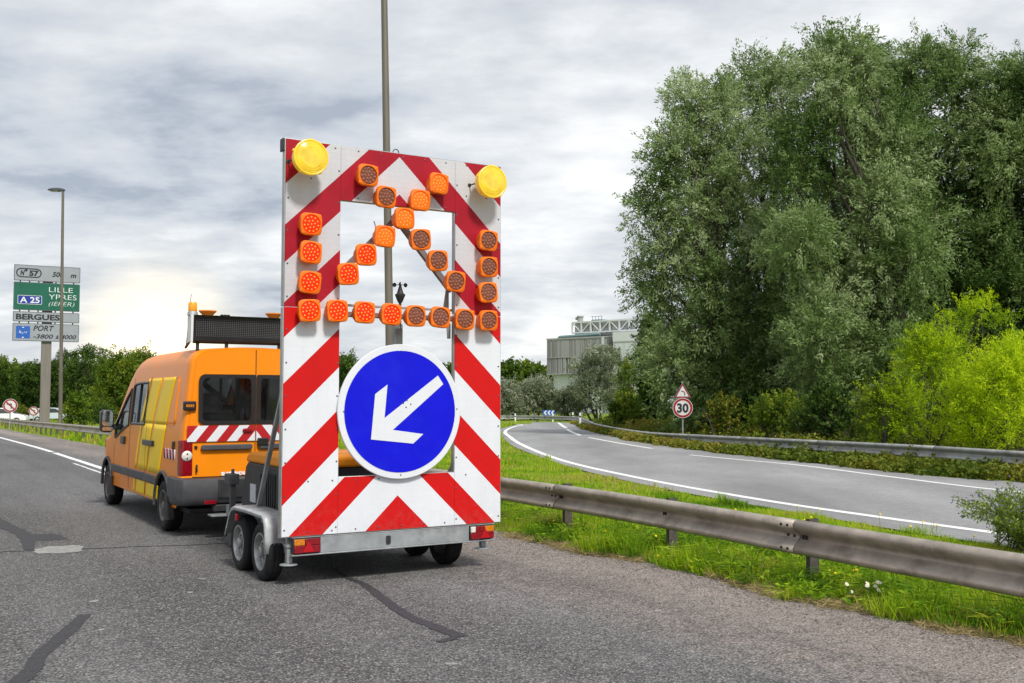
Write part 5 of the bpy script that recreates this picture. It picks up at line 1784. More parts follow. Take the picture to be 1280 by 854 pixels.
HW = 2.36
mb = MB()
mb.prism([(-.30, -.16), (.42, -.16), (.42, .16), (-.30, .16)], lambda a, b, d: (a, b + .30, d), -.4, zz(333))
mb.build('mast', POLE_G, sg, bevel=.03)
mb = MB()
for x in (-1.9, -1.25, -.6, .62, 1.9): mb.bar((x, .09, zz(426)), (x, .09, zz(333)), .10, .08, up=(0, 1, 0))
for v in (345, 372, 397, 415): mb.bar((-2.1, .15, zz(v)), (2.1, .15, zz(v)), .1, .05)
mb.build('support_rail', SBACK, sg)


def sign_panel(v0, v1, mat, border):
    z1, z0 = zz(v0), zz(v1)
    mb = MB(); mb.prism(rrect(-HW, HW, z0, z1, .06, 3), lambda a, b, d: (a, d, b), -.03, .03)
    o = mb.build('sign_panel', SBACK, sg)
    mb = MB(); mb.add([(a, -.034, b) for a, b in rrect(-HW + .05, HW - .05, z0 + .05, z1 - .05, .05, 3)], [tuple(range(16))])
    mb.build('sign_face', mat, o, smooth=0)
    return o, z0, z1


def words(o, items, mat):
    mb = MB()
    for body, size, x, z, w, shear, off in items:
        put_text(mb, body, size, (x, -.040, z), (1, 0, 0), (0, 0, 1), width=w, shear=shear, offset=off)
    mb.build('lettering', mat, o, smooth=0)


def outline_loop(o, loop, w, y, mat, nm='lettering_frame'):
    mb = MB(); n = len(loop)
    cx_ = sum(p[0] for p in loop) / n; cz_ = sum(p[1] for p in loop) / n
    inn = []
    for i in range(n):
        p0 = loop[i - 1]; p1 = loop[(i + 1) % n]
        tx_, tz_ = p1[0] - p0[0], p1[1] - p0[1]; l_ = math.hypot(tx_, tz_)
        inn.append((loop[i][0] - tz_ / l_ * w, loop[i][1] + tx_ / l_ * w))
    mb.add([(a, y, b) for a, b in loop] + [(a, y, b) for a, b in inn], [(i, (i + 1) % n, n + (i + 1) % n, n + i) for i in range(n)])
    return mb.build(nm, mat, o, smooth=0)


o, z0, z1 = sign_panel(332, 352, SGW, INK)
h_ = z1 - z0
zc = (z0 + z1) / 2
outline_loop(o, rrect(-2.22, -.42, zc - .36, zc + .36, .355, 8), .085, -.041, INK)
words(o, [('N', .52, -1.93, zc - .19, .32, .25, .03), ('°', .55, -1.62, zc - .13, .2, .0, .03), ('57', .56, -1.30, zc - .20, .68, .0, .03), ('500', .54, .33, zc - .20, .82, .22, .018), ('m', .52, 1.65, zc - .20, .42, .22, .018)], INK)
o, z0, z1 = sign_panel(353.5, 388.5, SGG, WINK)
zt = z1
mb = MB(); mb.add([(a, -.040, b) for a, b in rrect(-2.06, -.36, zc - 2.42, zc - 1.74, .05, 3)], [tuple(range(16))])
bxo = mb.build('route_box', SGB, o, smooth=0)
outline_loop(bxo, rrect(-2.06, -.36, zc - 2.42, zc - 1.74, .05, 3), .03, -.044, WINK)
mb = MB(); put_text(mb, 'A 25', .62, (-1.90, -.045, zc - 2.30), (1, 0, 0), (0, 0, 1), width=1.38, offset=.012); mb.build('lettering', WINK, bxo, smooth=0)
zl = zz(362.7)
words(o, [('LILLE', .56, .13, zl - .12, 1.72, 0, -.006), ('YPRES', .56, .13, zz(371.8) - .12, 2.0, 0, -.006), ('(IEPER)', .48, .13, zz(380.3) - .10, 1.85, .25, -.008)], WINK)
o, z0, z1 = sign_panel(390.3, 403, SGW, INK)
words(o, [('BERGUES', .58, -2.15, (z0 + z1) / 2 - .21, 3.1, 0, .022)], INK)
o, z0, z1 = sign_panel(404.8, 427, SGW, INK)
mb = MB(); mb.add([(a, -.040, b) for a, b in rrect(-2.12, -1.14, z0 + .20, z1 - .22, .04, 3)], [tuple(range(16))])
bxo = mb.build('port_symbol', SGB2, o, smooth=0)
mb = MB()
zb_, zt_ = z0 + .20, z1 - .22
for pts_ in ([(-1.72, zt_ - .14), (-1.63, zt_ - .05), (-1.54, zt_ - .14)], [(-1.72, zb_ + .05), (-1.54, zb_ + .05), (-1.63, zb_ + .14)]):
    mb.add([(a, -.044, b) for a, b in pts_], [(0, 1, 2)])
for a0, b0, a1, b1 in ((-1.90, -.02, -1.82, .14), (-1.90, -.02, -1.74, -.02), (-1.78, -.10, -1.78, .04), (-1.70, -.12, -1.60, -.04), (-1.56, -.03, -1.50, .06), (-1.46, -.06, -1.36, -.02), (-1.40, .0, -1.34, .06)):
    zm = (zb_ + zt_) / 2
    mb.bar((a0, -.044, zm + b0), (a1, -.044, zm + b1), .035, .006, up=(0, 1, 0))
mb.build('emblem', WINK, bxo, smooth=0)
words(o, [('PORT', .58, -.92, zz(411.2) - .16, 1.48, .25, .014), ('-3800', .46, -.92, zz(419.8) - .22, 1.42, .25, .010), ('à', .42, .68, zz(419.8) - .22, .22, .25, .010), ('4000', .46, 1.05, zz(419.8) - .22, 1.12, .25, .010)], INK)

# ------------------------------------------------------------------ small road signs
RINGR = paint('red_sign_ring', (0.30, 0.008, 0.014), rough=0.45, var=0.1, scale=6)
WFACE = paint('white_sign_face', (0.66, 0.65, 0.64), rough=0.4, var=0.06, scale=5)


def disc_face(mb, c, r0, r1, y, n=40):
    vs = []; fs = []
    for k in range(n):
        a = 2 * math.pi * k / n
        vs += [(c[0] + r0 * math.cos(a), y, c[1] + r0 * math.sin(a)), (c[0] + r1 * math.cos(a), y, c[1] + r1 * math.sin(a))]
    if r0 < 1e-3:
        mb.add([(c[0] + r1 * math.cos(2 * math.pi * k / n), y, c[1] + r1 * math.sin(2 * math.pi * k / n)) for k in range(n)], [tuple(range(n))])
    else:
        for k in range(n):
            k2 = (k + 1) % n
            fs.append((2 * k, 2 * k + 1, 2 * k2 + 1, 2 * k2))
        mb.add(vs, fs)


def round_sign(parent, zc, d):
    r_ = d / 2
    mb = MB(); mb.lathe([(0, .0), (r_, 0), (r_ + .006, .006), (r_ + .006, .02), (r_, .026), (0, .026)], (0, 0, zc), (0, 1, 0), n=40)
    o = mb.build('sign_disc', SBACK, parent, smooth=30)
    mb = MB(); disc_face(mb, (0, zc), 0, r_ - .004, -.003); mb.build('white_face', WFACE, o, smooth=0)
    mb = MB(); disc_face(mb, (0, zc), r_ * .74, r_ - .028 * d, -.006); mb.build('red_ring', RINGR, o, smooth=0)
    return o


def sign_post(parent, z0, z1, r_=.035, y=.075):
    mb = MB(); mb.tube([(0, y, z0), (0, y, z1)], r_, 10); mb.build('post', GALV_D, parent, smooth=50)


def sign_root(x, y, rz, label, group=None):
    e = empty('road_sign', (x, y, float(gz(x, y))), rz)
    return tag(e, label, 'road sign', group)


Y30 = 42.0
X30 = ux(853, Y30)
e = sign_root(X30, Y30, R(-4), 'speed limit 30 sign with a curve warning triangle above it')
sign_post(e, -.4, 2.42)
o = round_sign(e, vz(510, Y30), .82)
mb = MB(); put_text(mb, '30', .50, (0, -.009, vz(510, Y30) - .175), (1, 0, 0), (0, 0, 1), width=.47, offset=.020, align='CENTER'); mb.build('lettering', INK, o, smooth=0)
zt = vz(490.0, Y30)
def tri(s): return [(-s * .5, zt - s * .29), (s * .5, zt - s * .29), (0, zt + s * .577)]
mb = MB(); mb.prism([(-.345, zt - .22), (-.325, zt - .25), (.325, zt - .25), (.345, zt - .22), (.02, zt + .36), (-.02, zt + .36)], lambda a, b, d: (a, d, b), 0, .026)
o = mb.build('sign_triangle', SBACK, e)
mb = MB(); mb.add([(a, -.003, b) for a, b in [(-.325, zt - .235), (.325, zt - .235), (0, zt + .335)]], [(0, 1, 2)]); mb.build('red_border', RINGR, o, smooth=0)
mb = MB(); mb.add([(a, -.006, b) for a, b in [(-.245, zt - .188), (.245, zt - .188), (0, zt + .245)]], [(0, 1, 2)]); mb.build('white_face', WFACE, o, smooth=0)
mb = MB(); mb.tube([(.09, -.009, zt - .145), (.085, -.009, zt - .06), (.055, -.009, zt), (0, -.009, zt + .025), (-.055, -.009, zt + .035)], .017, 6); mb.build('curve_arrow', INK, o)

for (u, v, Y, D, lab) in ((14, 507, 66, .86, 'no left turn sign, red ring, nearest the left edge'), (43.3, 514, 95, .84, 'smaller red ring no overtaking sign beside the direction sign mast')):
    X = ux(u, Y); e = sign_root(X, Y, YAW * .8, lab)
    zc = vz(v, Y) - float(gz(X, Y))
    sign_post(e, -.3, zc + .35)
    o = round_sign(e, zc, D)
    mb = MB()
    mb.bar((.06, -.009, zc - .20), (.06, -.009, zc + .10), .055, .004, up=(0, 1, 0)); mb.bar((.085, -.0091, zc + .10), (-.12, -.0091, zc + .10), .055, .004, up=(0, 1, 0))
    mb.add([(-.11, -.009, zc + .18), (-.11, -.009, zc + .02), (-.22, -.009, zc + .10)], [(0, 1, 2)])
    mb.build('black_arrow', INK, o, smooth=0)
    mb = MB(); mb.bar((-.24, -.014, zc + .24), (.24, -.014, zc - .24), .075, .004, up=(0, 1, 0)); mb.build('red_slash', RINGR, o, smooth=0)

# chevron board at the far bend
YC = 93.5
XC = ux(686, YC)
e = empty('chevron_board', (XC, YC, float(gz(XC, YC))), R(-2))
tag(e, 'small blue board with three white chevrons above the far guardrail', 'road sign')
zc = vz(516, YC) - float(gz(XC, YC))
mb = MB(); mb.prism(rrect(-.54, .54, zc - .235, zc + .235, .03, 3), lambda a, b, d: (a, d, b), 0, .03); bo = mb.build('board', SGB2, e)
mb = MB()
for k in range(3):
    x = -.47 + .33 * k
    mb.add([(x, -.004, zc), (x + .17, -.004, zc + .20), (x + .31, -.004, zc + .20), (x + .14, -.004, zc), (x + .31, -.004, zc - .20), (x + .17, -.004, zc - .20)], [(0, 1, 2, 3), (0, 3, 4, 5)])
mb.build('white_chevrons', WINK, bo, smooth=0)
mb = MB()
for x in (-.35, .35): mb.tube([(x, .06, -.3), (x, .06, zc + .2)], .03, 8)
po = mb.build('posts', GALV_D, e); po.name = 'post_pair'

# delineator posts
def delineator(x, y, ztop, lab):
    e = empty('delineator_post', (x, y, float(gz(x, y))))
    tag(e, lab, 'marker post', 'white marker posts along the slip road')
    h = ztop - float(gz(x, y))
    mb = MB(); mb.prism(rrect(-.07, .07, -.05, .05, .045, 4), lambda a, b, d: (a, b, d), -.2, h); mb.build('post', WHITE_P, e, bevel=.01)
    mb = MB(); mb.prism(rrect(-.068, .068, h - .30, h - .20, .01), lambda a, b, d: (a, d, b), -.058, -.051); mb.build('reflector', GREYP, e)
    return e


for u, v, Y, lab in ((644, 517, 92.5, 'white marker post left of the chevron board behind the far rail'), (690.8, 517.5, 92.3, 'white marker post in front of the chevron board'),
                     (715.8, 515.5, 84, 'white marker post at the bend where the two rails meet'), (725, 516, 68, 'white marker post just in front of the bend, nearest the big trees')):
    delineator(ux(u, Y), Y, vz(v, Y), lab)
Yb = 70; xb = ux(819, Yb)
e = sign_root(xb, Yb, R(40), 'small grey sign seen from behind, among bushes left of the big trees')
sign_post(e, -.3, vz(508, Yb)); mb = MB(); mb.box(-.28, .28, .02, .045, vz(517, Yb) , vz(508, Yb)); mb.build('panel', WFACE, e)

# ------------------------------------------------------------------ far white cars behind the left rail
def car(x, y, rz, mat, label):
    e = empty('passing_car', (x, y, float(gz(x, y))), rz)
    tag(e, label, 'car', 'cars passing beyond the left rail')
    L_, W_ = 4.3, 1.75
    prof = [(-2.15, .35), (-2.12, .75), (-1.95, .92), (-1.35, 1.40), (-1.0, 1.47), (.2, 1.46), (.55, 1.38), (1.15, .95), (1.95, .80), (2.13, .60), (2.15, .35)]
    mb = MB()
    vs = []
    for sx in (-1, 1):
        for a, b in prof:
            w = W_ / 2 * (1 if b < .95 else 1 - .22 * (b - .95) / .52)
            vs.append((sx * w, a, b))
    n = len(prof)
    fs = [tuple(range(n)), tuple(range(2 * n - 1, n - 1, -1))] + [(i, n + i, n + i + 1, i + 1) for i in range(n - 1)] + [(n - 1, 2 * n - 1, n, 0)]
    mb.add(vs, fs); mb.build('body', mat, e, bevel=.05, seg=3, smooth=40)
    for sx in (-1, 1):
        mb = MB()
        q = [(-1.45, .98), (-1.18, 1.36), (-.35, 1.41), (-.35, .98)], [(-.28, .98), (-.28, 1.41), (.30, 1.37), (.95, .98)]
        for lp in q:
            mb.add([(sx * (W_ / 2 * (1 - .22 * max(0, b - .95) / .52) + .006), a, b) for a, b in lp], [(0, 1, 2, 3)])
        mb.build('side_windows', V_BLK, e, smooth=0)
        for yy in (-1.35, 1.35): wheel(e, sx * .80, yy, .31, .19, sx, RIM, holes=6)
    mb = MB(); mb.add([(-.70, -1.93, .96), (.70, -1.93, .96), (.60, -1.40, 1.38), (-.60, -1.40, 1.38)], [(0, 1, 2, 3)]); g_ = mb.build('rear_window', V_BLK, e, smooth=0); g_.location = (0, -.012, .012)
    mb = MB(); mb.add([(-.70, 1.12, .98), (.70, 1.12, .98), (.60, .60, 1.36), (-.60, .60, 1.36)], [(0, 1, 2, 3)]); g_ = mb.build('windscreen', V_BLK, e, smooth=0); g_.location = (0, .012, .012)
    return e


CARW = paint('white_car_paint', (0.80, 0.81, 0.82), rough=0.2, var=0.02, coat=.5)
CARB = paint('pale_blue_car_paint', (0.50, 0.58, 0.60), rough=0.2, var=0.02, coat=.5)
Yc = 92; car(ux(4, Yc), Yc, R(-75), CARW, 'white car half hidden behind the rail under the no left turn sign')
Yc = 104; car(ux(69, Yc), Yc, R(-80), CARB, 'pale blue car glimpsed between the sign mast and the lamp post')

# ------------------------------------------------------------------ factory behind the trees
FG = paint('grey_louvre_cladding', (0.36, 0.355, 0.36), rough=0.6, var=0.06, scale=.4)
FGD = paint('dark_louvre', (0.12, 0.12, 0.125), rough=0.6, var=0.1, scale=.4)
FW = paint('pale_cladding', (0.60, 0.62, 0.66), rough=0.55, var=0.04, scale=.3)
FW2 = paint('white_steelwork', (0.66, 0.67, 0.70), rough=0.5, var=0.05)
FT = paint('teal_pipe', (0.17, 0.27, 0.28), rough=0.5, var=0.1)
FGL = paint('factory_glass', (0.34, 0.38, 0.42), rough=0.15, var=0.2)
YF = 200.0
fa = empty('factory', (ux(683.5, YF), YF, float(gz(ux(683.5, YF), YF))), R(-40))
tag(fa, 'large grey louvred industrial building with white roof trusses behind the trees', 'building')
FZ = float(gz(ux(683.5, YF), YF))
def fz(v): return vz(v, YF) - FZ
mb = MB(); mb.box(.9, 16, 1.0, 17, -.5, fz(469)); mb.build('base_wall', FW, fa)
z0, z1 = fz(468), fz(425)
mb = MB(); mb.box(.4, 15.5, .5, 18, z0 + .2, z1 - .2); core = mb.build('core', FGL, fa)
mb = MB()
zmid = fz(448)
k = 0
rn_ = random.Random(2)
x = 0.0
while x < 16:
    for y_ in (0,):
        op = (x < 1.9 and int(x / .55) % 2 == 0)
        if not op:
            mb.box(x, x + (.19 if rn_.random() < .6 else .10), 0.05, .30, (zmid if rn_.random() < .25 and x < 7 else z0), z1)
        else:
            mb.box(x, x + .05, 0.05, .30, z0, z1)
    x += .23
for yy in np.arange(.4, 18, .23): mb.box(0.05, .30, yy, yy + .14, z0, z1)
mb.build('louvres', FG, fa, smooth=0)
mb = MB()
mb.box(-.08, 16.1, -.06, .06, z1, z1 + .25); mb.box(-.08, 16.1, -.06, .04, z0 - .1, z0 + .1); mb.box(-.08, .06, .065, 18, z1, z1 + .25); mb.box(-.08, .06, .065, 18, z0 - .1, z0 + .1)
mb.box(-.05, 6, -.03, .045, zmid, zmid + .1)
mb.build('louvre_frame', FG, fa)
for x0_, x1_, nm in ((13.0, 13.6, FW), (14.6, 15.4, FGD)):
    mb = MB(); mb.box(x0_, x1_, -.12, -.065, z0, z1 + .1); mb.build('facade_strip', nm, fa)
# right hand white hall
mb = MB(); mb.box(16.2, 40, -1.0, 20, -.5, fz(420)); hall = mb.build('hall', FW, fa)
mb = MB()
for k in range(12): mb.box(16.6 + k * 2, 16.66 + k * 2, -1.03, -1.002, 0, fz(421))
mb.box(16.2, 40, -1.05, -1.003, fz(432.5), fz(431.8))
mb.build('cladding_joint', FG, hall)
mb = MB(); mb.box(16.15, 40.1, -1.04, -.9, fz(431), fz(420)); mb.build('upper_cladding', FW2, hall)
# roof truss and plant
zr0, zr1 = fz(417.5), fz(404.5)
mb = MB(); mb.box(5.6, 40, 1.6, 14, fz(421.5), zr1 - .12); mb.build('roof_plant', FG, fa)
mb = MB()
mb.bar((5.2, 1.3, zr0), (40, 1.3, zr0), .28, .28); mb.bar((5.2, 1.3, zr1), (40, 1.3, zr1), .28, .28)
n = 16; dx = (40 - 5.2) / n
for k in range(n + 1):
    mb.bar((5.2 + k * dx, 1.3, zr0), (5.2 + k * dx, 1.3, zr1), .26, .26)
    if k < n:
        a, b = (zr0, zr1) if k % 2 else (zr1, zr0)
        mb.bar((5.2 + k * dx, 1.28, a), (5.2 + (k + 1) * dx, 1.28, b), .18, .18)
mb.build('roof_truss', FW2, fa)
mb = MB(); mb.tube([(2.5, .9, fz(422)), (12, .9, fz(420.5))], .3, 12); mb.tube([(2.5, .9, fz(422)), (2.2, .9, fz(423.5))], .3, 12); mb.build('roof_pipe', FT, fa)
mb = MB(); mb.tube([(6.6, 2, fz(419)), (6.6, 2, fz(397.6))], .55, 18); mb.tube([(6.7, 2, fz(399)), (5.6, 2, fz(399.4))], .28, 12); mb.lathe([(.66, 0), (.66, .25), (0, .26)], (6.6, 2, fz(398)), (0, 0, 1), n=18); mb.build('chimney', FG, fa)
mb = MB()
for x0_ in (9.2, 24):
    mb.box(x0_, x0_ + 2.4, 2, 4, zr1, zr1 + .4)
    for q in range(4): mb.bar((x0_ + .3 + q * .7, 2, zr1 + .4), (x0_ + .3 + q * .7, 2, zr1 + 1.0), .08, .08)
    mb.bar((x0_, 2, zr1 + 1.0), (x0_ + 2.6, 2, zr1 + 1.0), .08, .08)
mb.build('roof_units', FT, fa)['kind'] = 'stuff'

# ------------------------------------------------------------------ vegetation
BARK = paint('grey_bark', (0.075, 0.062, 0.048), rough=0.9, var=0.35, scale=5, bump=0.5, bscale=18, streak=True)
WILLOW = leafmat('willow_leaves', [(0.0, (0.020, 0.055, 0.010)), (0.33, (0.095, 0.175, 0.036)), (0.66, (0.23, 0.33, 0.105)), (1.0, (0.46, 0.55, 0.29))], .46)  # dark end of the ramp puts deep crown shade into the leaf colour
DARKL = leafmat('dark_leaves', [(0.0, (0.028, 0.062, 0.012)), (0.5, (0.080, 0.150, 0.022)), (1.0, (0.19, 0.28, 0.04))], .40)
YELLOWL = leafmat('yellow_green_leaves', [(0.0, (0.07, 0.14, 0.010)), (0.45, (0.30, 0.46, 0.010)), (1.0, (0.62, 0.76, 0.015))], .45)
MIDL = leafmat('mid_green_leaves', [(0.0, (0.050, 0.105, 0.012)), (0.5, (0.155, 0.235, 0.020)), (1.0, (0.35, 0.41, 0.04))], .44)
OLIVEL = leafmat('olive_grey_leaves', [(0.0, (0.08, 0.105, 0.050)), (0.5, (0.23, 0.265, 0.155)), (1.0, (0.50, 0.54, 0.40))], .36)
BRIGHTL = leafmat('bright_green_leaves', [(0.0, (0.06, 0.12, 0.012)), (0.5, (0.15, 0.25, 0.018)), (1.0, (0.30, 0.38, 0.04))], .38)
MIXL = leafmat('undergrowth_leaves', [(0.0, (0.030, 0.062, 0.010)), (0.35, (0.085, 0.135, 0.014)), (0.6, (0.19, 0.22, 0.022)), (0.8, (0.30, 0.27, 0.04)), (1.0, (0.30, 0.20, 0.06))], .32)


def unit(v):
    return v / (np.linalg.norm(v, axis=-1, keepdims=True) + 1e-9)


def crown_leaves(rng, lobes, sprays, leaves, llen, lwid, up=.35, droop=.0, spread=.10, reach=1.15, tone=.5, inner=.35, spray_len=None):
    """lobes: list of (centre, radii(3)); returns arrays for leaf_object"""
    C, D, T, O = [], [], [], []
    for c, rad in lobes:
        c = np.array(c); rad = np.array(rad)
        ns = max(6, int(sprays * (rad[0] * rad[2] + rad[0] * rad[1]) / 2))
        d = unit(rng.normal(size=(ns, 3)) + np.array([0, 0, up]))
        base = c + d * rad * inner * rng.uniform(.3, 1.25, (ns, 1))
        ln = reach * rng.uniform(.75, 1.12, (ns, 1)) * (1 + .35 * (rng.random((ns, 1)) < .07))
        tip = c + d * rad * ln
        bend = np.stack([np.zeros(ns), np.zeros(ns), -droop * rad[2] * rng.uniform(.3, 1.2, ns)], 1)
        lt = np.clip(tone + rng.normal(0, .21), 0.05, .95)
        nl = leaves
        u = rng.random((ns, nl, 1)) ** .65
        axis = base[:, None] + (tip - base)[:, None] * u + bend[:, None] * u * u
        jit = rng.normal(0, spread, (ns, nl, 3)) * (1.25 - u * .7)
        p = axis + jit
        ad = unit((tip - base)[:, None] + 2 * bend[:, None] * u)
        ld = unit(ad * .9 + rng.normal(0, .62, (ns, nl, 3)) + np.array([0, 0, -droop * .8]))
        st = rng.normal(0, .10, (ns, 1))
        t = np.clip(lt + st + rng.normal(0, .13, (ns, nl)), 0, 1)
        C.append(p.reshape(-1, 3)); D.append(ld.reshape(-1, 3)); T.append(t.reshape(-1)); O.append(unit((p - c) / rad).reshape(-1, 3))
    C = np.concatenate(C); D = np.concatenate(D); T = np.concatenate(T); O = np.concatenate(O)
    n = len(C)
    L_ = llen * rng.uniform(.6, 1.25, n); W_ = lwid * rng.uniform(.7, 1.3, n)
    return C, D, L_, W_, T, O


def limb_path(a, b, rng, sag=.15, n=6):
    a = np.array(a, float); b = np.array(b, float)
    l = np.linalg.norm(b - a)
    k = rng.normal(0, .06 * l, 3)
    return [tuple(a + (b - a) * t + k * math.sin(math.pi * t) + np.array([0, 0, sag * l * math.sin(math.pi * t) * .4])) for t in np.linspace(0, 1, n)]


def tree(name, label, x, y, lobes, H, r0, mat, seed, sprays=16, leaves=34, llen=.17, lwid=.055, cat='tree', group=None, stems=1, droop=.1, spread=.12,
         up=.35, tone=.5, reach=1.15, trunk_to=.8, zb=None, limb_f=1.0):
    rng = np.random.default_rng(seed)
    z0 = float(gz(x, y)) if zb is None else zb
    e = empty(name, (x, y, z0)); tag(e, label, cat, group)
    mb = MB()
    for s in range(stems):
        off = rng.normal(0, .35, 2) if stems > 1 else np.zeros(2)
        topxy = rng.normal(0, .05 * H, 2) + off * 2.2
        tp = limb_path((off[0], off[1], -.2), (topxy[0], topxy[1], H * trunk_to), rng, 0, 9)
        rr = [r0 * (1 - .82 * k / 8) * (1.25 if k == 0 else 1) for k in range(9)]
        mb.tube(tp, rr, 9)
        for c, rad in lobes[s::stems]:
            h = max(.12 * H, min(H * trunk_to * .95, c[2] * rng.uniform(.35, .72)))
            q = h / (H * trunk_to)
            i = min(7, int(q * 8)); f = q * 8 - i
            p0 = np.array(tp[i]) * (1 - f) + np.array(tp[i + 1]) * f
            rl_ = max(.02, r0 * .42 * (1 - q * .7)) * limb_f
            lp = limb_path(p0, c, rng, .12)
            mb.tube(lp, [rl_ * (1 - .75 * k / 5) for k in range(6)], 6)
            for _ in range(3):
                d = unit(rng.normal(size=3) + np.array([0, 0, .4])) * np.array(rad) * .85
                mb.tube(limb_path(lp[3], np.array(c) + d, rng, .1, 4), [rl_ * .38, rl_ * .25, rl_ * .15, rl_ * .07], 5)
    mb.build('trunk', BARK, e, smooth=60)
    C, D, L_, W_, T, O = crown_leaves(rng, lobes, sprays, leaves, llen, lwid, up, droop, spread, reach, tone)
    keep = C[:, 2] > .05
    leaf_object('crown', C[keep], D[keep], L_[keep], W_[keep], T[keep], mat, e, rng, nrm=O[keep] + np.array([0, 0, .25]))
    return e


def auto_lobes(seed, H, Rm, z0, n, rmin, rmax, shape='oval', squash=1.0, lean=(0, 0)):
    rng = np.random.default_rng(seed)
    out = []
    for k in range(n):
        q = (k + .5) / n
        h = z0 + (H - z0) * q
        t = (h - z0) / (H - z0)
        if shape == 'oval': R_ = Rm * math.sin(math.pi * (0.20 + .70 * t)) ** .7
        elif shape == 'column': R_ = Rm * (1 - t ** 4) ** .5 * (.75 + .25 * math.sin(9 * t + seed))
        elif shape == 'dome': R_ = Rm * math.sqrt(max(0.02, 1 - t * t))
        else: R_ = Rm * (1 - t * .8)
        a = k * 2.399 + rng.uniform(-.5, .5)
        rad = rng.uniform(rmin, rmax) * (1 - .35 * t if shape != 'dome' else 1)
        d = max(0, R_ - rad * .75) * math.sqrt(rng.uniform(.25, 1))
        hz = min(h, H - rad * .9)
        out.append(((d * math.cos(a) + lean[0] * t, d * math.sin(a) * squash + lean[1] * t, hz), (rad, rad, rad * rng.uniform(.9, 1.35))))
    return out


def lobes_at(cx_, Y, items):
    """lobes laid out from sizes: (dx m, dy m, z, rx, rz)"""
    return [((dx, dy, z), (rx, rx * 1.05, rz)) for dx, dy, z, rx, rz in items]


# ---- the tall willows by the slip road
def willow(u, Y, Htop_v, Rm, label, seed, n=34, tone=.5, mat=WILLOW, extra=(), z0=1.2, leaves=46, sprays=34, rmin=1.4, rmax=2.3, shape='oval'):
    x = ux(u, Y); H = vz(Htop_v, Y)
    lb = auto_lobes(seed, H, Rm, z0, n, rmin, rmax, shape)
    lb += [((dx, dy, z), (r_, r_, r_ * 1.2)) for dx, dy, z, r_ in extra]
    return tree('willow_tree', label, x, Y, lb, H, .36, mat, seed, sprays=sprays, leaves=leaves, llen=.19, lwid=.058, group='tall willows beside the slip road', stems=3, droop=.16, spread=.13, tone=tone, trunk_to=.74)


willow(886, 47, 88, 3.7, 'dark tall willow standing furthest left in the row of big trees', 11, n=27, tone=.58, z0=.6,
       extra=[(-1.2, -1, 2.2, 1.5), (0, -2, 1.6, 1.4), (1.2, -2, 1.8, 1.5), (-2.7, 0, 7.4, 1.2), (-2.9, 0, 10.2, 1.3), (-2.2, 0, 12.6, 1.2), (-1.8, 0, 4.4, 1.5)])
willow(1060, 42, 36, 4.1, 'tallest willow with silvery grey foliage in the middle of the big trees', 12, n=30, tone=.70, z0=1.2,
       extra=[(-2.0, -3.0, 4.0, 1.5), (.6, -3.2, 3.2, 1.5), (-2.6, -2.6, 7.8, 1.4), (1.5, -3, 7.0, 1.5), (-1.0, -3, 2.0, 1.3)])
willow(1175, 46, 42, 4.0, 'upright willow just right of the tallest one, behind the tall yellow shrub', 13, n=34, tone=.56, z0=1.0)
willow(1292, 43, 64, 4.1, 'willow cut off by the right edge of the photo', 14, n=42, tone=.48, z0=1.0, sprays=38)
willow(964, 51, 62, 3.7, 'dark willow behind the gap left of the tallest willow', 15, n=24, tone=.54, z0=1.0)
willow(1110, 53, 48, 4.2, 'shaded willow behind, between the two tallest', 16, n=22, tone=.52, z0=1.0)
# dark poplar behind, left
Yp = 66
tree('poplar_tree', 'narrow dark green tree tucked behind the left of the big willows', ux(815, Yp), Yp, auto_lobes(21, vz(390, Yp), 1.7, .4, 22, .8, 1.3, 'column'), vz(390, Yp), .16, DARKL, 21,
     sprays=34, leaves=34, llen=.17, lwid=.11, tone=.35)

# ---- yellow feathery shrubs and green shrubs in front of the willows
def shrub(name, label, u, Y, top_v, Rm, mat, seed, n=14, rmin=.5, rmax=.9, shape='dome', cat='shrub', group=None, sprays=40, leaves=30, llen=.09, lwid=.025, droop=0.0, spread=.05,
          up=.9, tone=.5, reach=1.3, r0=.05, z0=.2, stems=3, dz=0):
    x = ux(u, Y); H = vz(top_v, Y) - float(gz(x, Y))
    return tree(name, label, x, Y, auto_lobes(seed, H, Rm, z0, n, rmin, rmax, shape), H, r0, mat, seed, sprays=sprays, leaves=leaves, llen=llen, lwid=lwid, cat=cat, group=group,
                stems=stems, droop=droop, spread=spread, up=up, tone=tone, reach=reach)


G_Y = 'yellow green shrubs at the slip road'
shrub('feathery_shrub', 'bright yellow shrub, biggest and furthest right, behind the slip road rail', 1262, 27.5, 442, 2.1, YELLOWL, 31, n=27, rmin=.5, rmax=.85, group=G_Y, tone=.80, sprays=66, leaves=42, r0=.025)
shrub('feathery_shrub', 'tall yellow green shrub rising against the dark willows', 1222, 32, 372, 1.7, YELLOWL, 32, n=18, rmin=.5, rmax=.85, shape='oval', group=G_Y, tone=.66, sprays=62, leaves=38, z0=.8, r0=.028)
shrub('feathery_shrub', 'duller yellow green shrub left of the brightest one', 1160, 30, 418, 1.7, YELLOWL, 33, n=25, rmin=.5, rmax=.8, group=G_Y, tone=.62, sprays=62, leaves=40, r0=.025)
shrub('green_shrub', 'mid green feathery shrub at the foot of the willows', 1098, 31.5, 484, 1.15, MIDL, 34, n=14, rmin=.45, rmax=.75, group=G_Y, tone=.62, sprays=60, leaves=36)
shrub('green_shrub', 'low olive shrub below the silvery willow', 975, 37, 500, 1.5, MIDL, 35, n=12, rmin=.5, rmax=.8, tone=.38, sprays=50, leaves=32, llen=.12, lwid=.05)
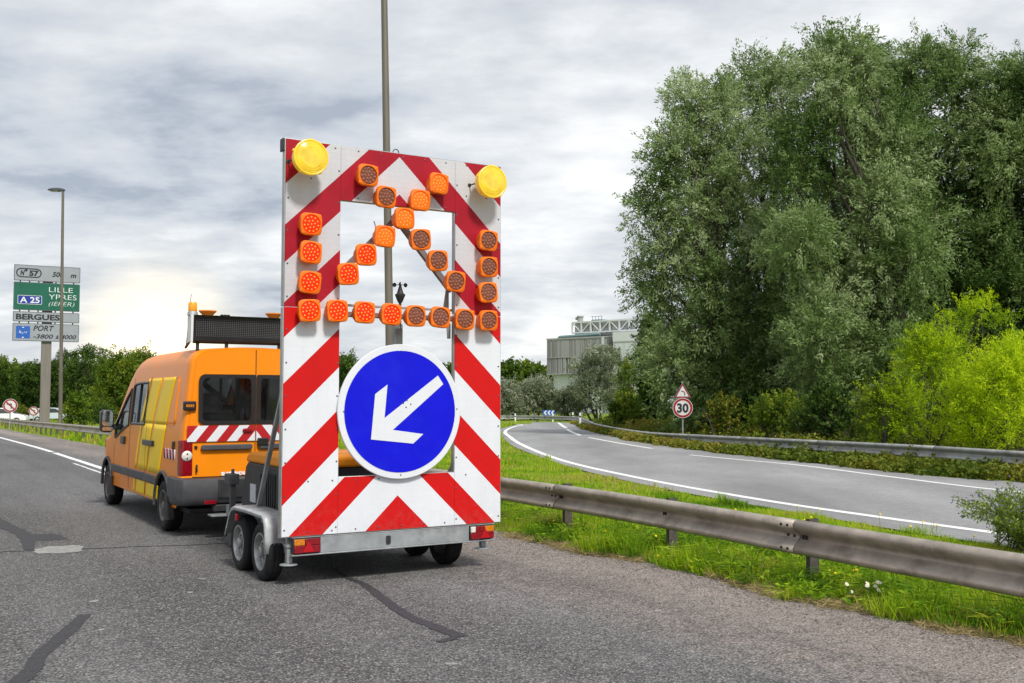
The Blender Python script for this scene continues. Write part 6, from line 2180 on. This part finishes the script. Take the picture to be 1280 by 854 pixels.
shrub('green_shrub', 'small golden green bush right of the speed sign', 905, 40, 500, .9, MIXL, 36, n=9, rmin=.4, rmax=.6, tone=.55, sprays=50, leaves=30, llen=.12, lwid=.06)
shrub('green_shrub', 'dark leafy bush under the dark gap between willows', 1035, 35, 497, 1.4, DARKL, 38, n=12, rmin=.5, rmax=.8, tone=.30, sprays=44, leaves=30, llen=.13, lwid=.07)

# ---- grey willows at the far bend
G_O = 'grey green willows at the far bend'
def bendtree(u, Y, v, Rm, label, seed, mat=OLIVEL, n=20, tone=.5, shape='dome', z0=.8, stems=4, rr=(.8, 1.3)):
    x = ux(u, Y); H = vz(v, Y) - float(gz(x, Y))
    return tree('grey_willow', label, x, Y, auto_lobes(seed, H, Rm, z0, n, rr[0], rr[1], shape), H, .12, mat, seed, sprays=26, leaves=26, llen=.24, lwid=.09, group=G_O, stems=stems, droop=.08, spread=.18, tone=tone, trunk_to=.75)


bendtree(752, 96, 434, 3.6, 'tall silvery grey willow in front of the factory', 41, n=30, tone=.56, shape='oval', z0=1.6)
bendtree(668, 104, 474, 3.0, 'low grey willow left of the factory, above the chevron board', 42, n=20, tone=.52)
bendtree(712, 100, 486, 2.0, 'low grey willow between the chevron board and the factory tree', 43, n=14, tone=.48, rr=(.6, 1.0))
bendtree(632, 102, 480, 2.4, 'pale willow just right of the striped trailer sign', 44, n=16, tone=.62)
bendtree(785, 84, 452, 1.6, 'slim yellowish willow beside the dark poplar', 45, n=16, tone=.5, mat=MIDL, shape='column', rr=(.6, .9))
bendtree(592, 106, 470, 3.0, 'grey willow hidden behind the striped sign frame', 46, n=18, tone=.5)
shrub('round_bush', 'small rounded green bush beside the bend rail', 783, 62, 501, 1.3, MIDL, 47, n=10, rmin=.5, rmax=.8, tone=.45, llen=.16, lwid=.07, sprays=40)
shrub('round_bush', 'yellowish bush behind the rail right of the bend', 805, 78, 498, 1.2, YELLOWL, 48, n=9, rmin=.5, rmax=.7, tone=.25, llen=.16, lwid=.07, sprays=30)

# ---- trees behind the left rail
def lefttree(u, Y, v, Rm, label, seed, mat=DARKL, n=24, tone=.5, shape='oval', z0=.3, rr=(.9, 1.6), leaf=(.24, .11)):
    v = v - 4
    x = ux(u, Y); H = vz(v, Y) - float(gz(x, Y))
    return tree('roadside_tree', label, x, Y, auto_lobes(seed, H, Rm, z0, n, rr[0], rr[1], shape), H, .2, mat, seed, sprays=20, leaves=30, llen=leaf[0], lwid=leaf[1], group='trees beyond the left rail', stems=2, droop=.05, spread=.2, tone=tone)


lefttree(112, 118, 437, 3.4, 'tallest roadside tree, just right of the thin lamp post', 51, n=34, tone=.46)
lefttree(82, 124, 443, 3.2, 'dark roadside tree seen between the sign mast and the lamp post', 52, n=30, tone=.36)
lefttree(42, 122, 457, 2.7, 'dark green roadside tree left of the sign mast', 53, n=26, tone=.36)
lefttree(-4, 112, 450, 2.9, 'leafy green tree cut off by the left edge', 54, n=28, tone=.52)
lefttree(152, 96, 452, 3.0, 'olive tree beyond the front of the van', 55, mat=MIDL, n=32, tone=.46, shape='dome')
lefttree(176, 104, 447, 3.2, 'olive tree mostly behind the van roof', 56, mat=MIDL, n=30, tone=.40, shape='dome')
lefttree(-45, 118, 440, 3.4, 'leafy tree out past the left edge', 57, n=24, tone=.42)
shrub('round_bush', 'bright green bush at the foot of the thin lamp post', 97, 84, 497, 1.25, BRIGHTL, 58, n=14, rmin=.5, rmax=.8, tone=.5, sprays=44, leaves=30, llen=.17, lwid=.08, up=.4)
shrub('round_bush', 'yellowish low bush left of the sign mast', 30, 104, 511, 1.0, MIXL, 59, n=9, rmin=.5, rmax=.8, tone=.4, sprays=34, leaves=24, llen=.18, lwid=.08, up=.4)
shrub('round_bush', 'dark bush beyond the van mirror', 130, 88, 508, 1.2, DARKL, 60, n=10, rmin=.5, rmax=.8, tone=.5, sprays=34, leaves=24, llen=.17, lwid=.08, up=.4)
lefttree(232, 112, 452, 3.4, 'green tree hidden behind the van', 61, mat=MIDL, n=22, tone=.42)
lefttree(300, 118, 456, 3.6, 'green tree behind the van roof board', 62, mat=DARKL, n=22, tone=.45)
lefttree(365, 112, 455, 3.4, 'green tree behind the left half of the striped sign', 63, mat=MIDL, n=22, tone=.42)
lefttree(433, 96, 449, 2.2, 'dark green tree seen through the sign opening left of the disc', 64, mat=DARKL, n=20, tone=.5)
lefttree(500, 108, 462, 3.2, 'green tree behind the blue arrow disc', 65, mat=MIDL, n=20, tone=.42)

# ---- far woodland band
def woodland():
    rng = np.random.default_rng(71)
    C, D, L_, W_, T = [], [], [], [], []
    for k in range(120):
        a = -40 + 120 * k / 120
        u = -120 + 1500 * (k + rng.uniform(-.4, .4)) / 120
        Y = rng.uniform(255, 330)
        x = ux(u, Y)
        top = vz(456 + rng.uniform(-3, 7), Y)
        lb = [((x + rng.uniform(-3, 3), Y + rng.uniform(-2, 2), h), (3.4, 3.4, 3.2)) for h in np.linspace(0, top - 2.6, 4)]
        c, d, l, w, t, o_ = crown_leaves(rng, lb, 3.2, 16, 1.1, .75, .3, 0, .6, 1.1, .45)
        C.append(c); D.append(d); L_.append(l); W_.append(w); T.append(t)
    o = leaf_object('woodland', np.concatenate(C), np.concatenate(D), np.concatenate(L_), np.concatenate(W_), np.concatenate(T), MIDL, None, rng)
    tag(o, 'distant band of woodland beyond the motorway', 'woodland', kind='stuff')


woodland()

# ------------------------------------------------------------------ grass
GRASS = leafmat('grass_blades', [(0.0, (0.050, 0.120, 0.012)), (0.28, (0.17, 0.34, 0.012)), (0.55, (0.38, 0.54, 0.018)), (0.78, (0.56, 0.54, 0.07)), (1.0, (0.44, 0.31, 0.15))], .40, .6)
STRAW = leafmat('dry_straw', [(0.0, (0.22, 0.17, 0.07)), (1.0, (0.50, 0.41, 0.20))], .2, .7)


def value_noise(x, y, cell, seed):
    rng = np.random.default_rng(seed)
    tab = rng.random((256, 256))
    gx, gy = x / cell, y / cell
    ix, iy = np.floor(gx).astype(int), np.floor(gy).astype(int)
    fx, fy = gx - ix, gy - iy
    fx = fx * fx * (3 - 2 * fx); fy = fy * fy * (3 - 2 * fy)
    g_ = lambda a, b: tab[a % 256, b % 256]
    return (g_(ix, iy) * (1 - fx) + g_(ix + 1, iy) * fx) * (1 - fy) + (g_(ix, iy + 1) * (1 - fx) + g_(ix + 1, iy + 1) * fx) * fy


EDGE_T = np.vectorize(road_edge)


def verge_mask(x, y):
    s = x * RD.x + y * RD.y; t = x * RN.x + y * RN.y
    ok = t > EDGE_T(s) - .03 + .07 * (value_noise(x, y, .35, 3) - .5) * 2
    xl = ramp_left_x(y)
    lim = np.where(y < 79, xl - .04 + .10 * (value_noise(x, y, .4, 5) - .5), 1e3)
    ok &= (x < lim)
    return ok, s, t


def blades(n, xr, yr, seed, h0, wid, mask, tall=None, tint_shift=0.0):
    rng = np.random.default_rng(seed)
    y = yr[0] * (yr[1] / yr[0]) ** rng.random(n) if yr[0] > 0 else rng.uniform(*yr, n)
    # more blades where they are near: uniform in log distance, x across the strip
    x = rng.uniform(xr[0], xr[1], n)
    ok, s, t = mask(x, y)
    x, y, s, t = x[ok], y[ok], s[ok], t[ok]
    n = len(x)
    cl = value_noise(x, y, .55, 11); big = value_noise(x, y, 2.2, 12)
    h = h0 * rng.uniform(.55, 1.3, n) * (.45 + 1.1 * cl ** 1.4)
    if tall is not None: h = h * tall(x, y, s, t, cl, big)
    ang = rng.uniform(0, 2 * np.pi, n)
    lean = rng.uniform(.1, .75, n)
    d = np.stack([np.cos(ang) * lean, np.sin(ang) * lean, np.ones(n)], 1)
    d = unit(d)
    z = gz(x, y) - .02
    c = np.stack([x, y, z], 1) + d * (h * .46)[:, None]
    w = wid * rng.uniform(.7, 1.5, n)
    dry = (rng.random(n) < .06 + .34 * (value_noise(x, y, 1.1, 14) > .66)) * rng.uniform(.3, .55, n)
    hue = value_noise(x, y, .33, 15); h2 = value_noise(x, y, 1.3, 16)
    tint = np.clip(.06 + .36 * hue + .42 * h2 + rng.normal(0, .09, n) + dry + tint_shift, 0, 1)
    return c, d, h, w, tint


def grow_tall(x, y, s, t, cl, big):
    # rough growth between kerb and rail, mown behind it
    near_rail = np.exp(-((t - 7.5) / .55) ** 2)
    return .72 + 1.1 * near_rail * (cl > .35) + 1.0 * (value_noise(x, y, .9, 31) > .70)


def grass_all():
    sets = []
    sets.append(blades(420000, (-2.6, 11.5), (5.6, 17.5), 101, .115, .0075, verge_mask, grow_tall))
    sets.append(blades(150000, (-9, 4.5), (15, 40), 102, .10, .015, verge_mask, grow_tall))
    sets.append(blades(60000, (-22, 1.5), (38, 90), 103, .17, .035, verge_mask, grow_tall))
    sets.append(blades(70000, (-75, -8), (26, 120), 104, .22, .035, verge_mask, lambda x, y, s, t, cl, big: np.where(t < 9.0, 1.25 + .7 * (cl > .6), .7), .06))
    rng = np.random.default_rng(9)
    c, d, h, w, t = [np.concatenate([s[k] for s in sets]) for k in range(5)]
    o = leaf_object('grass', c, d, h, w, t, GRASS, None, rng, cup=.15)
    tag(o, 'bright green grass on the verge between the roads', 'grass', kind='stuff')


grass_all()


def broad_weeds():
    rng = np.random.default_rng(15)
    C, D, L_, W_, T = [], [], [], [], []
    k = 0
    while k < 420:
        x = rng.uniform(.3, 8.5); y = rng.uniform(6.2, 26)
        ok, s, t = verge_mask(np.array([x]), np.array([y]))
        if not ok[0] or t[0] > 8.6: continue
        k += 1
        n = rng.integers(14, 46); r_ = rng.uniform(.05, .17)
        a = rng.uniform(0, 6.28, n); q = np.sqrt(rng.random(n)) * r_
        hh = rng.uniform(.02, .05 + r_ * 1.15, n)
        C.append(np.stack([x + q * np.cos(a), y + q * np.sin(a), hh], 1))
        D.append(unit(np.stack([np.cos(a), np.sin(a), rng.uniform(.1, 1.4, n)], 1)))
        L_.append(rng.uniform(.03, .085, n)); W_.append(rng.uniform(.012, .032, n))
        T.append(np.clip(rng.normal(.32, .08) + rng.normal(0, .10, n), 0, .75))
    o = leaf_object('weeds', np.concatenate(C), np.concatenate(D), np.concatenate(L_), np.concatenate(W_), np.concatenate(T), GRASS, None, rng)
    tag(o, 'leafy weeds growing through the verge grass under the guardrail', 'weeds', kind='stuff')


broad_weeds()


def tussocks():
    # long arching blades in tufts, two leaf segments each
    rng = np.random.default_rng(16)
    C, D, L_, W_, T = [], [], [], [], []
    k = 0
    while k < 520:
        x = rng.uniform(-1.5, 9.0); y = rng.uniform(6.0, 22)
        ok, s, t = verge_mask(np.array([x]), np.array([y]))
        if not ok[0] or t[0] > 8.5: continue
        k += 1
        big = rng.random() < .12
        n = int(rng.integers(26, 60) * (1.6 if big else 1)); r_ = rng.uniform(.03, .09) * (1.5 if big else 1)
        ln = rng.uniform(.10, .20) * (1.45 if big else 1)
        tone = np.clip(rng.choice([.10, .22, .45, .62, .92], p=[.3, .25, .22, .15, .08]) + rng.normal(0, .04), 0, 1)
        a = rng.uniform(0, 6.28, n); lean = rng.uniform(.1, .9, n)
        b = np.stack([x + r_ * rng.normal(0, .6, n), y + r_ * rng.normal(0, .6, n), np.zeros(n)], 1)
        d1 = unit(np.stack([np.cos(a) * lean, np.sin(a) * lean, np.ones(n)], 1))
        d2 = unit(np.stack([np.cos(a) * (lean + .8), np.sin(a) * (lean + .8), np.full(n, .35) - lean * .6], 1))
        l1 = ln * rng.uniform(.6, 1.2, n); l2 = l1 * rng.uniform(.5, .9, n)
        C += [b + d1 * (l1 * .5)[:, None], b + d1 * (l1 * .92)[:, None] + d2 * (l2 * .42)[:, None]]
        D += [d1, d2]; L_ += [l1, l2]; w = rng.uniform(.005, .010, n); W_ += [w, w * .9]
        tt = np.clip(tone + rng.normal(0, .07, n), 0, 1); T += [tt, tt]
    o = leaf_object('grass_tufts', np.concatenate(C), np.concatenate(D), np.concatenate(L_), np.concatenate(W_), np.concatenate(T), GRASS, None, rng, cup=.12)
    tag(o, 'long arching grass tufts along the guardrail and asphalt edge', 'grass', kind='stuff')


tussocks()


def straw():
    rng = np.random.default_rng(18)
    n = 24000
    s = rng.uniform(2.5, 13, n)
    t = EDGE_T(s) + np.abs(rng.normal(0, .10, n)) * rng.choice([-1, 1, 1], n) * .8 + .02
    keep = value_noise(s, t * 3, .5, 21) > .33
    s, t = s[keep], t[keep]; n = len(s)
    P = np.outer(s, np.array(RD)) + np.outer(t, np.array(RN)); P[:, 2] = .012 + rng.random(n) * .03
    a = rng.uniform(0, 6.28, n)
    d = unit(np.stack([np.cos(a) + RD.x * .8, np.sin(a) + RD.y * .8, rng.normal(.05, .22, n)], 1))
    o = leaf_object('dry_straw', P, d, rng.uniform(.05, .19, n), rng.uniform(.003, .007, n), rng.random(n), STRAW, None, rng, cup=.1)
    tag(o, 'dry yellow straw lying along the edge of the asphalt', 'straw', kind='stuff')


straw()


def gravel():
    rng = np.random.default_rng(23)
    mb_v, mb_f = [], []
    n = 8000
    s = rng.uniform(2.0, 13, n); t = EDGE_T(s) - np.abs(rng.normal(0, .42, n)) + .03
    sz = rng.uniform(.005, .015, n) * (1 + .5 * (rng.random(n) < .05))
    for i in range(n):
        p = RD * s[i] + RN * t[i]
        k = len(mb_v); r_ = sz[i]
        q = rng.uniform(.6, 1.3, 5)
        a0 = rng.uniform(0, 6.28)
        for j in range(4):
            a = a0 + j * 1.57
            mb_v.append((p.x + math.cos(a) * r_ * q[j], p.y + math.sin(a) * r_ * q[j], .0042))
        mb_v.append((p.x, p.y, .004 + r_ * q[4] * .8))
        mb_f += [(k, k + 1, k + 4), (k + 1, k + 2, k + 4), (k + 2, k + 3, k + 4), (k + 3, k, k + 4)]
    me = bpy.data.meshes.new('gravel'); me.from_pydata(mb_v, [], mb_f)
    me.materials.append(paint('loose_stone', (0.20, 0.175, 0.16), rough=.9, var=.85, scale=30))
    o = bpy.data.objects.new('gravel', me); COL.objects.link(o)
    tag(o, 'loose grit along the broken edge of the asphalt', 'gravel', kind='stuff')


gravel()


# ------------------------------------------------------------------ undergrowth along the outer rail
def undergrowth():
    rng = np.random.default_rng(27)
    edge = resample(CR_, 900)
    rail = catmull(rp, 8); rail = resample(rail, 900)
    C, D, L_, W_, T = [], [], [], [], []
    def put(x, y, z, n, r_, ln, wd, tone, hgt):
        a = rng.uniform(0, 6.28, n); q = np.sqrt(rng.random(n)) * r_
        hh = rng.random(n) ** 1.2 * hgt
        C.append(np.stack([x + q * np.cos(a), y + q * np.sin(a), z + hh], 1))
        D.append(unit(np.stack([np.cos(a), np.sin(a), rng.uniform(-.4, 1.2, n)], 1) + rng.normal(0, .5, (n, 3))))
        L_.append(ln * rng.uniform(.6, 1.3, n)); W_.append(wd * rng.uniform(.6, 1.3, n))
        T.append(np.clip(tone + rng.normal(0, .10, n), 0, 1))
    # in front of and through the rail: walk along the rail, between the road edge and just behind it
    for k in range(2600):
        i = rng.integers(0, 900)
        p = rail[i]; Y = p[1]
        if Y < 8 or Y > 80: continue
        if Y > 52 and rng.random() < .5: continue
        j = np.argmin(np.hypot(edge[:, 0] - p[0], edge[:, 1] - p[1]))
        e_ = edge[j][:2]
        f = rng.uniform(-.02, 1.25)
        q = e_ + (p[:2] - e_) * f + rng.normal(0, .08, 2)
        z = float(gz(q[0], q[1])) - .02
        tn = .22 + .45 * value_noise(np.array([q[0]]), np.array([q[1]]), 1.6, 40)[0] + (.18 if rng.random() < .10 else 0)
        if Y > 34: tn += .15
        sc = 1.0 if Y < 40 else 1.5
        put(q[0], q[1], z, 60, rng.uniform(.14, .30), .115 * sc, .075 * sc, tn + .06, min(.30 if Y > 33 else .6, rng.uniform(.10, .34) * (1.0 if f < .8 else 1.3) + (.2 if rng.random() < .04 else 0)))
    # rough growth behind the rail up to the trees
    for k in range(3400):
        i = rng.integers(0, 900)
        p = rail[i]; Y = p[1]
        if Y < 8 or Y > 82: continue
        tgt = rail[min(899, i + 1)] - rail[max(0, i - 1)]; tgt = tgt[:2] / np.linalg.norm(tgt[:2])
        nrm = np.array([tgt[1], -tgt[0]])
        b = rng.uniform(.25, 1) ** 1.3 * (7.5 if Y < 60 else 9)
        q = p[:2] + nrm * b
        z = float(gz(q[0], q[1])) - .02
        nz_ = value_noise(np.array([q[0]]), np.array([q[1]]), 2.3, 41)[0]
        tn = .18 + .5 * nz_ + (.25 if rng.random() < .07 else 0)
        if 34 < Y < 66: tn += .12
        sc = 1.25 if Y < 40 else 1.8
        put(q[0], q[1], z, 60, rng.uniform(.2, .5), .10 * sc, .055 * sc, tn, (.22 + .8 * nz_ * rng.random()) * (.55 + .12 * b))
    o = leaf_object('undergrowth', np.concatenate(C), np.concatenate(D), np.concatenate(L_), np.concatenate(W_), np.concatenate(T), MIXL, None, rng)
    tag(o, 'tangled ivy and bramble undergrowth along the outer guardrail', 'undergrowth', kind='stuff')


undergrowth()

# ------------------------------------------------------------------ near plants
def weed_bush():
    x, y = 5.95, 11.8
    rng = np.random.default_rng(81)
    e = empty('flowering_bush', (x, y, 0)); tag(e, 'wild bush with small violet flowers beside the slip road edge', 'bush')
    mb = MB(); C, D, L_, W_, T, F = [], [], [], [], [], []
    for k in range(130):
        a = rng.uniform(0, 6.28); r_ = rng.uniform(.1, .92); h = rng.uniform(.35, .88) * (1 - .35 * r_)
        b = np.array([rng.normal(0, .16), rng.normal(0, .16), 0]); tip = np.array([math.cos(a) * r_, math.sin(a) * r_, h])
        pts_ = limb_path(b, tip, rng, .3, 5)
        mb.tube(pts_, [.006, .005, .004, .003, .002], 4)
        n = 84
        u = rng.uniform(.12, 1, n)
        P = np.array([[np.interp(q, np.linspace(0, 1, 5), [p[j] for p in pts_]) for j in range(3)] for q in u])
        C.append(P + rng.normal(0, .025, (n, 3))); D.append(unit(rng.normal(0, 1, (n, 3)) + np.array([0, 0, .4])))
        L_.append(rng.uniform(.035, .075, n)); W_.append(rng.uniform(.013, .024, n)); T.append(np.clip(rng.normal(.58, .16, n), 0, 1))
        if rng.random() < .7:
            for q in range(rng.integers(1, 4)): F.append(tip + rng.normal(0, .03, 3))
    mb.build('stems', BARK, e)
    leaf_object('foliage', np.concatenate(C), np.concatenate(D), np.concatenate(L_), np.concatenate(W_), np.concatenate(T), DARKL2, e, rng)
    fl = MB()
    for p in F: fl.lathe([(0.002, 0), (.010, .004), (.008, .012), (0, .014)], p, (0, 0, 1), n=6)
    o = fl.build('blossoms', paint('violet_petals', (.13, .10, .36), rough=.6, var=.3, scale=30), e); o['kind'] = 'stuff'


DARKL2 = leafmat('sage_leaves', [(0.0, (0.05, 0.09, 0.016)), (0.5, (0.18, 0.26, 0.035)), (1.0, (0.36, 0.43, 0.09))], .42)
weed_bush()


def daisies():
    x, y = 3.04, 8.72
    rng = np.random.default_rng(83)
    e = empty('daisy_plant', (x, y, 0)); tag(e, 'white daisies blooming at the edge of the asphalt', 'flowers')
    st, pt, ct = MB(), MB(), MB()
    C, D = [], []
    for k in range(8):
        p = np.array([rng.normal(0, .07), rng.normal(0, .06), 0]); h = rng.uniform(.13, .24); tp = p + np.array([rng.normal(0, .03), rng.normal(0, .03), h])
        st.tube([tuple(p), tuple((p + tp) / 2 + rng.normal(0, .008, 3)), tuple(tp)], .0022, 5)
        ax_ = unit(np.array([rng.normal(-.1, .3), -.75 + rng.normal(0, .25), .8]))
        a = unit(np.cross(ax_, [0, 0, 1.0])); b = np.cross(ax_, a)
        for j in range(13):
            q = 2 * math.pi * j / 13
            d = a * math.cos(q) + b * math.sin(q); s_ = np.cross(ax_, d)
            pt.add([tp + d * .005, tp + d * .013 + s_ * .0035, tp + d * .020, tp + d * .013 - s_ * .0035], [(0, 1, 2, 3)])
        ct.lathe([(.0075, 0), (.006, .004), (0, .006)], tp, ax_, n=10)
    st.build('stems', DARKP, e); pt.build('petals', WHITE_P, e, smooth=0)['kind'] = 'stuff'; ct.build('flower_centres', V_YE, e)['kind'] = 'stuff'
    n = 60; a = rng.uniform(0, 6.28, n); q = rng.uniform(.01, .12, n)
    leaf_object('leaves', np.stack([q * np.cos(a), q * np.sin(a), rng.uniform(.01, .12, n)], 1), unit(np.stack([np.cos(a), np.sin(a), rng.uniform(.1, 1, n)], 1)), rng.uniform(.03, .07, n), rng.uniform(.008, .018, n), rng.uniform(.2, .6, n), GRASS, e, rng)


DARKP = paint('green_stem', (.07, .13, .02), rough=.7)
daisies()


def yellow_flowers():
    rng = np.random.default_rng(87)
    mb = MB()
    k = 0
    while k < 46:
        x = rng.uniform(.5, 6.5); y = rng.uniform(6.5, 16)
        ok, s, t = verge_mask(np.array([x]), np.array([y]))
        if not ok[0]: continue
        k += 1
        h = rng.uniform(.10, .24)
        mb.tube([(x, y, 0), (x + rng.normal(0, .02), y, h)], .002, 4, m=1)
        mb.lathe([(.003, -.004), (.015, .002), (.012, .008), (0, .010)], (x, y, h), (rng.normal(0, .3), -.5, 1), n=8)
    o = mb.build('wild_flowers', [V_YE, DARKP], None, smooth=40)
    tag(o, 'scattered small yellow flowers dotted over the verge grass', 'wild flowers', kind='stuff')


yellow_flowers()
# blue scrap of litter by the slip road edge
mb = MB(); rl = random.Random(3)
vs = [(math.cos(2 * math.pi * k / 9) * rl.uniform(.05, .12) * 1.5, math.sin(2 * math.pi * k / 9) * rl.uniform(.04, .1), rl.uniform(.0, .09)) for k in range(9)] + [(0, 0, .10)]
mb.add(vs, [(k, (k + 1) % 9, 9) for k in range(9)])
o = mb.build('litter', paint('blue_plastic_film', (.02, .22, .40), rough=.35, var=.2), None, smooth=0, solid=.004)
o.location = (7.65, 29.6, 0.01); tag(o, 'crumpled scrap of blue plastic at the slip road edge', 'litter')
